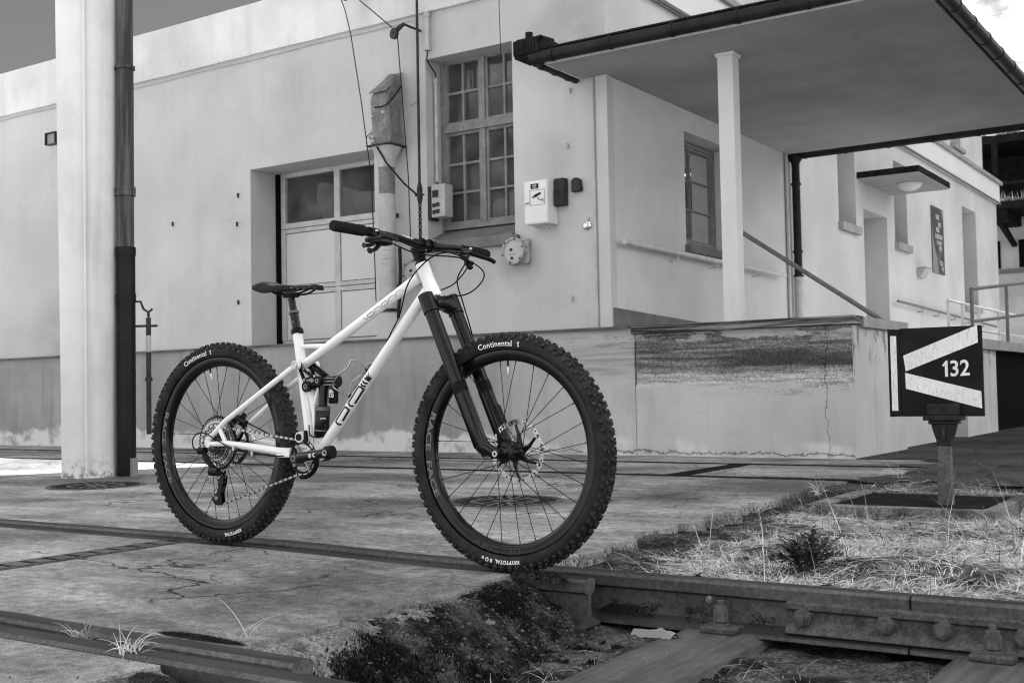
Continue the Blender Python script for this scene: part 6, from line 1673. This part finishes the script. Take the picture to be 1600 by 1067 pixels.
for mat, n, l0, l1, w, fl, sd_, lab in (('grass_dry', 60000, .03, .15, .0013, 9, 1, 'matted pale dry grass behind the rail'), ('grass_mid', 44000, .03, .11, .0014, 9, 2, 'duller grass blades mixed into the dry mat'), ('grass_dark', 9000, .02, .09, .0020, 4.0, 3, 'dark green blades low in the dry grass')):
    o = blades(n, A, soil_h, mat, 'grass', l0, l1, w, fl, None, sd_, gd_); struct(o, 'stuff'); o['label'] = lab; o['category'] = 'grass'
o = blades(90, (-2.2, .2, 3.35, 6.6), soil_h, 'grass_dry', 'grass_stems', .16, .34, .0014, 1.0, None, 9, gd_); struct(o, 'stuff'); o['label'] = 'tall single straw stems standing out of the grass'; o['category'] = 'grass'
# sparse straw on the track bed, moss tufts on the bank
o = blades(800, (-1.75, .3, 2.0, 2.98), bed_h, 'grass_mid', 'straw', .03, .12, .0013, 5, None, 4); struct(o, 'stuff'); o['label'] = 'scattered straw on the dark track bed'; o['category'] = 'straw'
def tufts(n, seed, mat, lab, l0, l1, w, dens):
    r_ = random.Random(seed); V, F = [], []
    k = 0
    while k < n:
        y = r_.uniform(1.89, 3.07) if r_.random() < .85 else r_.uniform(1.2, 1.64); d = r_.uniform(-.06, .60); x = edge_x(y) + d
        if r_.random() > dens(x, y, d): continue
        k += 1; z = bank_h(x, y) if d < .5 else max(bank_h(x, y), bed_h(x, y))
        l = r_.uniform(l0, l1); a = r_.uniform(0, 6.28); t_ = r_.uniform(.2, 1.1); o = len(V)
        dx, dy = math.cos(a), math.sin(a)
        V += [(x - dy * w, y + dx * w, z - .003), (x + dy * w, y - dx * w, z - .003), (x + dx * l * math.sin(t_), y + dy * l * math.sin(t_), z + l * math.cos(t_))]; F.append((o, o + 1, o + 2))
    me = bpy.data.meshes.new('moss'); me.from_pydata(V, [], F); me.update(); o = link('moss', me, mat); struct(o, 'stuff'); o['label'] = lab; o['category'] = 'moss'
mp = lambda x, y, d: sstep(-.15, .25, N3(x * 4, y * 4, 7)) * sstep(-.02, .06, d - .10 * (1 - sstep(1.95, 2.6, y)))
tufts(60000, 5, 'moss', 'dark moss cushions on the rubble bank', .004, .014, .0020, mp)
tufts(26000, 6, 'moss_tip', 'paler moss tips on the rubble bank', .003, .011, .0016, lambda x, y, d: mp(x, y, d) * (.3 + .7 * sstep(.1, .4, d)))
# moss and crumbs along the pavement edge behind the rail
V = MB()
r_ = random.Random(21)
for k in range(5200):
    y = r_.uniform(3.31, 6.7); x = edge_x(y) + r_.gauss(.10, .10); z = max(soil_h(x, y), -.02); s = r_.uniform(.003, .008); a = r_.uniform(0, 6.28)
    V.add([(x - s * math.sin(a) * .3, y + s * math.cos(a) * .3, z), (x + s * math.sin(a) * .3, y - s * math.cos(a) * .3, z), (x + s * math.cos(a), y + s * math.sin(a), z + s * 1.1)], [(0, 1, 2)])
o = V.build('moss', 'moss_cushion'); struct(o, 'stuff'); o['label'] = 'dark moss along the broken paving edge behind the rail'; o['category'] = 'moss'

# pebbles: loose grit as stuff, the larger stones one by one
def stone(b, x, y, z, s, r_):
    sx, sy, sz = s * r_.uniform(.7, 1.2), s * r_.uniform(.7, 1.2), s * r_.uniform(.45, .8); a = r_.uniform(0, 6.28); ph = r_.uniform(0, 9)
    pts = []
    for la in (-60, -15, 30, 65):
        for k in range(7):
            t_ = 2 * math.pi * k / 7 + la; q = 1 + .22 * N3(math.cos(t_) * 2 + ph, math.sin(t_) * 2, la)
            u, v = math.cos(R(la)) * math.cos(t_) * sx * q, math.cos(R(la)) * math.sin(t_) * sy * q
            pts.append((x + u * math.cos(a) - v * math.sin(a), y + u * math.sin(a) + v * math.cos(a), z + math.sin(R(la)) * sz * q))
    fs = [(i * 7 + k, i * 7 + (k + 1) % 7, i * 7 + 7 + (k + 1) % 7, i * 7 + 7 + k) for i in range(3) for k in range(7)] + [tuple(range(7))[::-1], tuple(range(21, 28))]
    return b.add(pts, fs)
b = MB(); r_ = random.Random(31)
for k in range(600):
    y = r_.uniform(1.9, 3.06); d = abs(r_.gauss(.25, .2)); x = edge_x(y) + d; stone(b, x, y, max(bank_h(x, y), bed_h(x, y)) if d > .4 else bank_h(x, y), r_.uniform(.002, .007), r_)
for k in range(1600):
    y = r_.uniform(1.89, 3.06); d = abs(r_.gauss(.2, .2)); x = edge_x(y) + d; stone(b, x, y, bank_h(x, y) if d < .45 else max(bank_h(x, y), bed_h(x, y)), r_.uniform(.0012, .0035), r_)
for k in range(800):
    x = r_.uniform(-1.8, .2); y = r_.uniform(1.9, 3.15); stone(b, x, y, bed_h(x, y), r_.uniform(.002, .007), r_)
for k in range(260):
    y = r_.uniform(1.2, 6.5); x = edge_x(y) - abs(r_.gauss(0, .25)); stone(b, x, y, lift(x, y) + .002, r_.uniform(.001, .0035), r_)
o = b.build('grit', 'pebble', None, True); struct(o, 'stuff'); o['label'] = 'loose grit on the rubble bank and track bed'; o['category'] = 'grit'
big = ((-1.86, 2.66, .017, 'rounded pale stone high on the mossy bank under the front wheel'), (-1.74, 2.25, .020, 'largest pale stone in the middle of the mossy bank'), (-1.72, 2.10, .014, 'pale stone low on the bank below the largest one'), (-1.80, 1.90, .014, 'pale stone by the square end of the check rail'), (-1.62, 1.98, .013, 'pale stone at the foot of the bank near the bottom edge'),
       (-1.80, 2.48, .013, 'small pale stone on the bank below the tyre lettering'), (-1.62, 3.50, .040, 'grey cube-like stone at the grass edge behind the rail'), (-1.72, 3.46, .032, 'grey stone left of the cube-like one behind the rail'), (-1.50, 3.46, .030, 'flat grey stone lying right of the cube-like one'), (-1.42, 3.45, .030, 'dark grey stone under the leafy plant'), (-1.18, 3.46, .036, 'pale blocky stone between plant and rail joint'), (-.62, 2.86, .016, 'small pale stone on the track bed at bottom right'))
for x, y, s, lab in big:
    z = bank_h(x, y) + s * .2 if (y < 3.1 and x < -1.5) else (soil_h(x, y) + s * .45 if y > 3.3 else bed_h(x, y) + s * .4)
    tag(stone(MB(), x, y, z, s, r_).build('stone', 'pebble', None, True), lab, 'stone', 'loose stones by the track')
# moss cushions: lumpy low mounds with short tips
for x, y, z, sx_, sy_, sz_, lab in ((-1.985, 3.045, -.010, .060, .020, .022, 'dark moss cushion at the paving corner under the front tyre'), (-1.90, 3.052, -.020, .055, .022, .024, 'dark moss cushion on the end of the paving beside the check rail'),
                              (-2.14, 1.884, -.003, .15, .007, .008, 'thin moss strip along the inner edge of the check rail'), (-2.00, 1.60, -.03, .14, .05, .022, 'dark moss patch in front of the nearest rail')):
    b = MB(); nr, na = 9, 28
    for i in range(nr + 1):
        q = i / nr
        for k in range(na):
            a = 2 * math.pi * k / na; px, py = x + sx_ * q * math.cos(a) * (1 + .25 * N3(math.cos(a) * 2 + x, math.sin(a) * 2, 3)), y + sy_ * q * math.sin(a) * (1 + .25 * N3(math.cos(a) * 2, math.sin(a) * 2 + y, 6))
            b.v.append((px, py, z + sz_ * (1 - q * q) ** .7 + .012 * N3(px * 45, py * 45) * (1.05 - q)))
    for i in range(nr):
        for k in range(na): k2 = (k + 1) % na; b.f.append((i * na + k, i * na + k2, (i + 1) * na + k2, (i + 1) * na + k))
    for k in range(2600):
        a, q = r_.uniform(0, 6.28), math.sqrt(r_.random()); px, py = x + sx_ * q * math.cos(a), y + sy_ * q * math.sin(a); h = z + sz_ * (1 - q * q) ** .7; t_ = r_.uniform(0, 6.28); l = r_.uniform(.002, .007)
        b.add([(px, py, h - .001), (px + .002 * math.cos(t_), py + .002 * math.sin(t_), h), (px + l * math.sin(t_), py + l * math.cos(t_), h + l)], [(0, 1, 2)])
    tag(b.build('moss_cushion', 'moss_cushion', None, True), lab, 'moss')
# leafy weed
t = thing('leafy_weed', 'dark bushy little weed growing in the dry grass', 'plant', (-1.36, 3.78, -.03))
lv = MB(); st_ = MB(); px, py, pz = -1.36, 3.78, soil_h(-1.36, 3.78)
for k in range(46):
    a = r_.uniform(0, 6.28); rad = r_.uniform(.02, .12); h = r_.uniform(.05, .15) * (1 - .25 * rad / .12)
    tip = Vector((px + rad * math.cos(a) * 1.1, py + rad * math.sin(a), pz + h)); base = Vector((px + .02 * math.cos(a), py + .02 * math.sin(a), pz))
    mid = base.lerp(tip, .5) + Vector((0, 0, .02)); pts = curve_pts([base, mid, tip], 4); st_.tube(pts, .0014, 4)
    for j in range(2, len(pts)):
        for s in (-1, 1):
            la = a + s * r_.uniform(.6, 1.5); l = r_.uniform(.022, .042); p = pts[j]; d = Vector((math.cos(la), math.sin(la), r_.uniform(-.2, .6))).normalized(); w = d.cross(Vector((0, 0, 1))).normalized() * l * .24
            lv.add([p, p + d * l * .45 + w, p + d * l, p + d * l * .45 - w], [(0, 1, 2, 3)])
lv.build('leaves', 'leaf', t); st_.build('stems', 'leaf', t)
# grass tufts between the near rails
def tuft(cx, cy, cz, n, l0, l1, mat, label, name='grass_tuft'):
    b = MB()
    for k in range(n):
        a = r_.uniform(0, 6.28); l = r_.uniform(l0, l1); e = r_.uniform(.5, 1.4); cv = r_.uniform(.5, 2.2); p = Vector((cx + r_.gauss(0, .012), cy + r_.gauss(0, .012), cz)); pts = [p]
        for s in range(6):
            p = p + Vector((math.cos(a) * math.cos(e), math.sin(a) * math.cos(e), math.sin(e))) * (l / 6); e -= cv / 6; pts.append(Vector((p.x, p.y, max(p.z, cz + .002))))
        b.tube(pts, [.0016 * (1 - .13 * s) for s in range(7)], 4, True, .4)
    tag(b.build(name, mat, None, True), label, 'grass')
tuft(-2.42, 1.765, -.02, 34, .03, .09, 'grass_mid', 'small grass tuft growing in the left rail groove')
tuft(-2.16, 1.700, -.005, 26, .04, .11, 'grass_dry', 'pale arching grass tuft on the nearest rail')
tuft(-2.06, 1.95, .0, 3, .10, .14, 'grass_dry', 'single arched straw beside the check rail', 'straw_stem')
tuft(-1.95, 7.05, .0, 8, .10, .30, 'grass_dry', 'few straws lying on the paving near the platform corner')
tuft(-2.05, 5.9, .0, 12, .08, .22, 'grass_dry', 'thin straw tuft at the paving edge left of the sign')
# dark growth along the foot of the rail
V = MB()
for k in range(5200):
    x = r_.choice((r_.uniform(-1.98, -1.22), r_.gauss(-1.85, .08), r_.gauss(-1.6, .1))); y = r_.uniform(3.19, 3.243); z = -.134 + (y - 3.19) * .35 + abs(r_.gauss(0, .012)); s = r_.uniform(.002, .006); a = r_.uniform(0, 6.28)
    if N3(x * 9, z * 14 + 2.0) + (z + .13) * -6 < -.05: continue
    V.add([(x - s * .4, y, z), (x + s * .4, y, z), (x + s * math.cos(a), y - s * .8, z + s * 1.2)], [(0, 1, 2)])
o = V.build('moss', 'moss_cushion'); struct(o, 'stuff'); o['label'] = 'dark moss growing along the foot of the exposed rail'; o['category'] = 'moss'
# scrap of paper
b = MB(); n = 8
for i in range(n + 1):
    for j in range(4):
        u, v = i / n, j / 3; b.v.append((-1.62 + .13 * u + .015 * v, 3.03 + .035 * v - .01 * u, -.150 + .026 * math.sin(math.pi * v) * (.6 + .4 * math.sin(u * 3)) + .012 * N3(u * 5, v * 5)))
for i in range(n):
    for j in range(3): b.f.append((i * 4 + j, i * 4 + 4 + j, i * 4 + 5 + j, i * 4 + 1 + j))
tag(b.build('paper_scrap', 'poster_pale', None, True), 'crumpled pale scrap lying on the sleeper', 'litter')
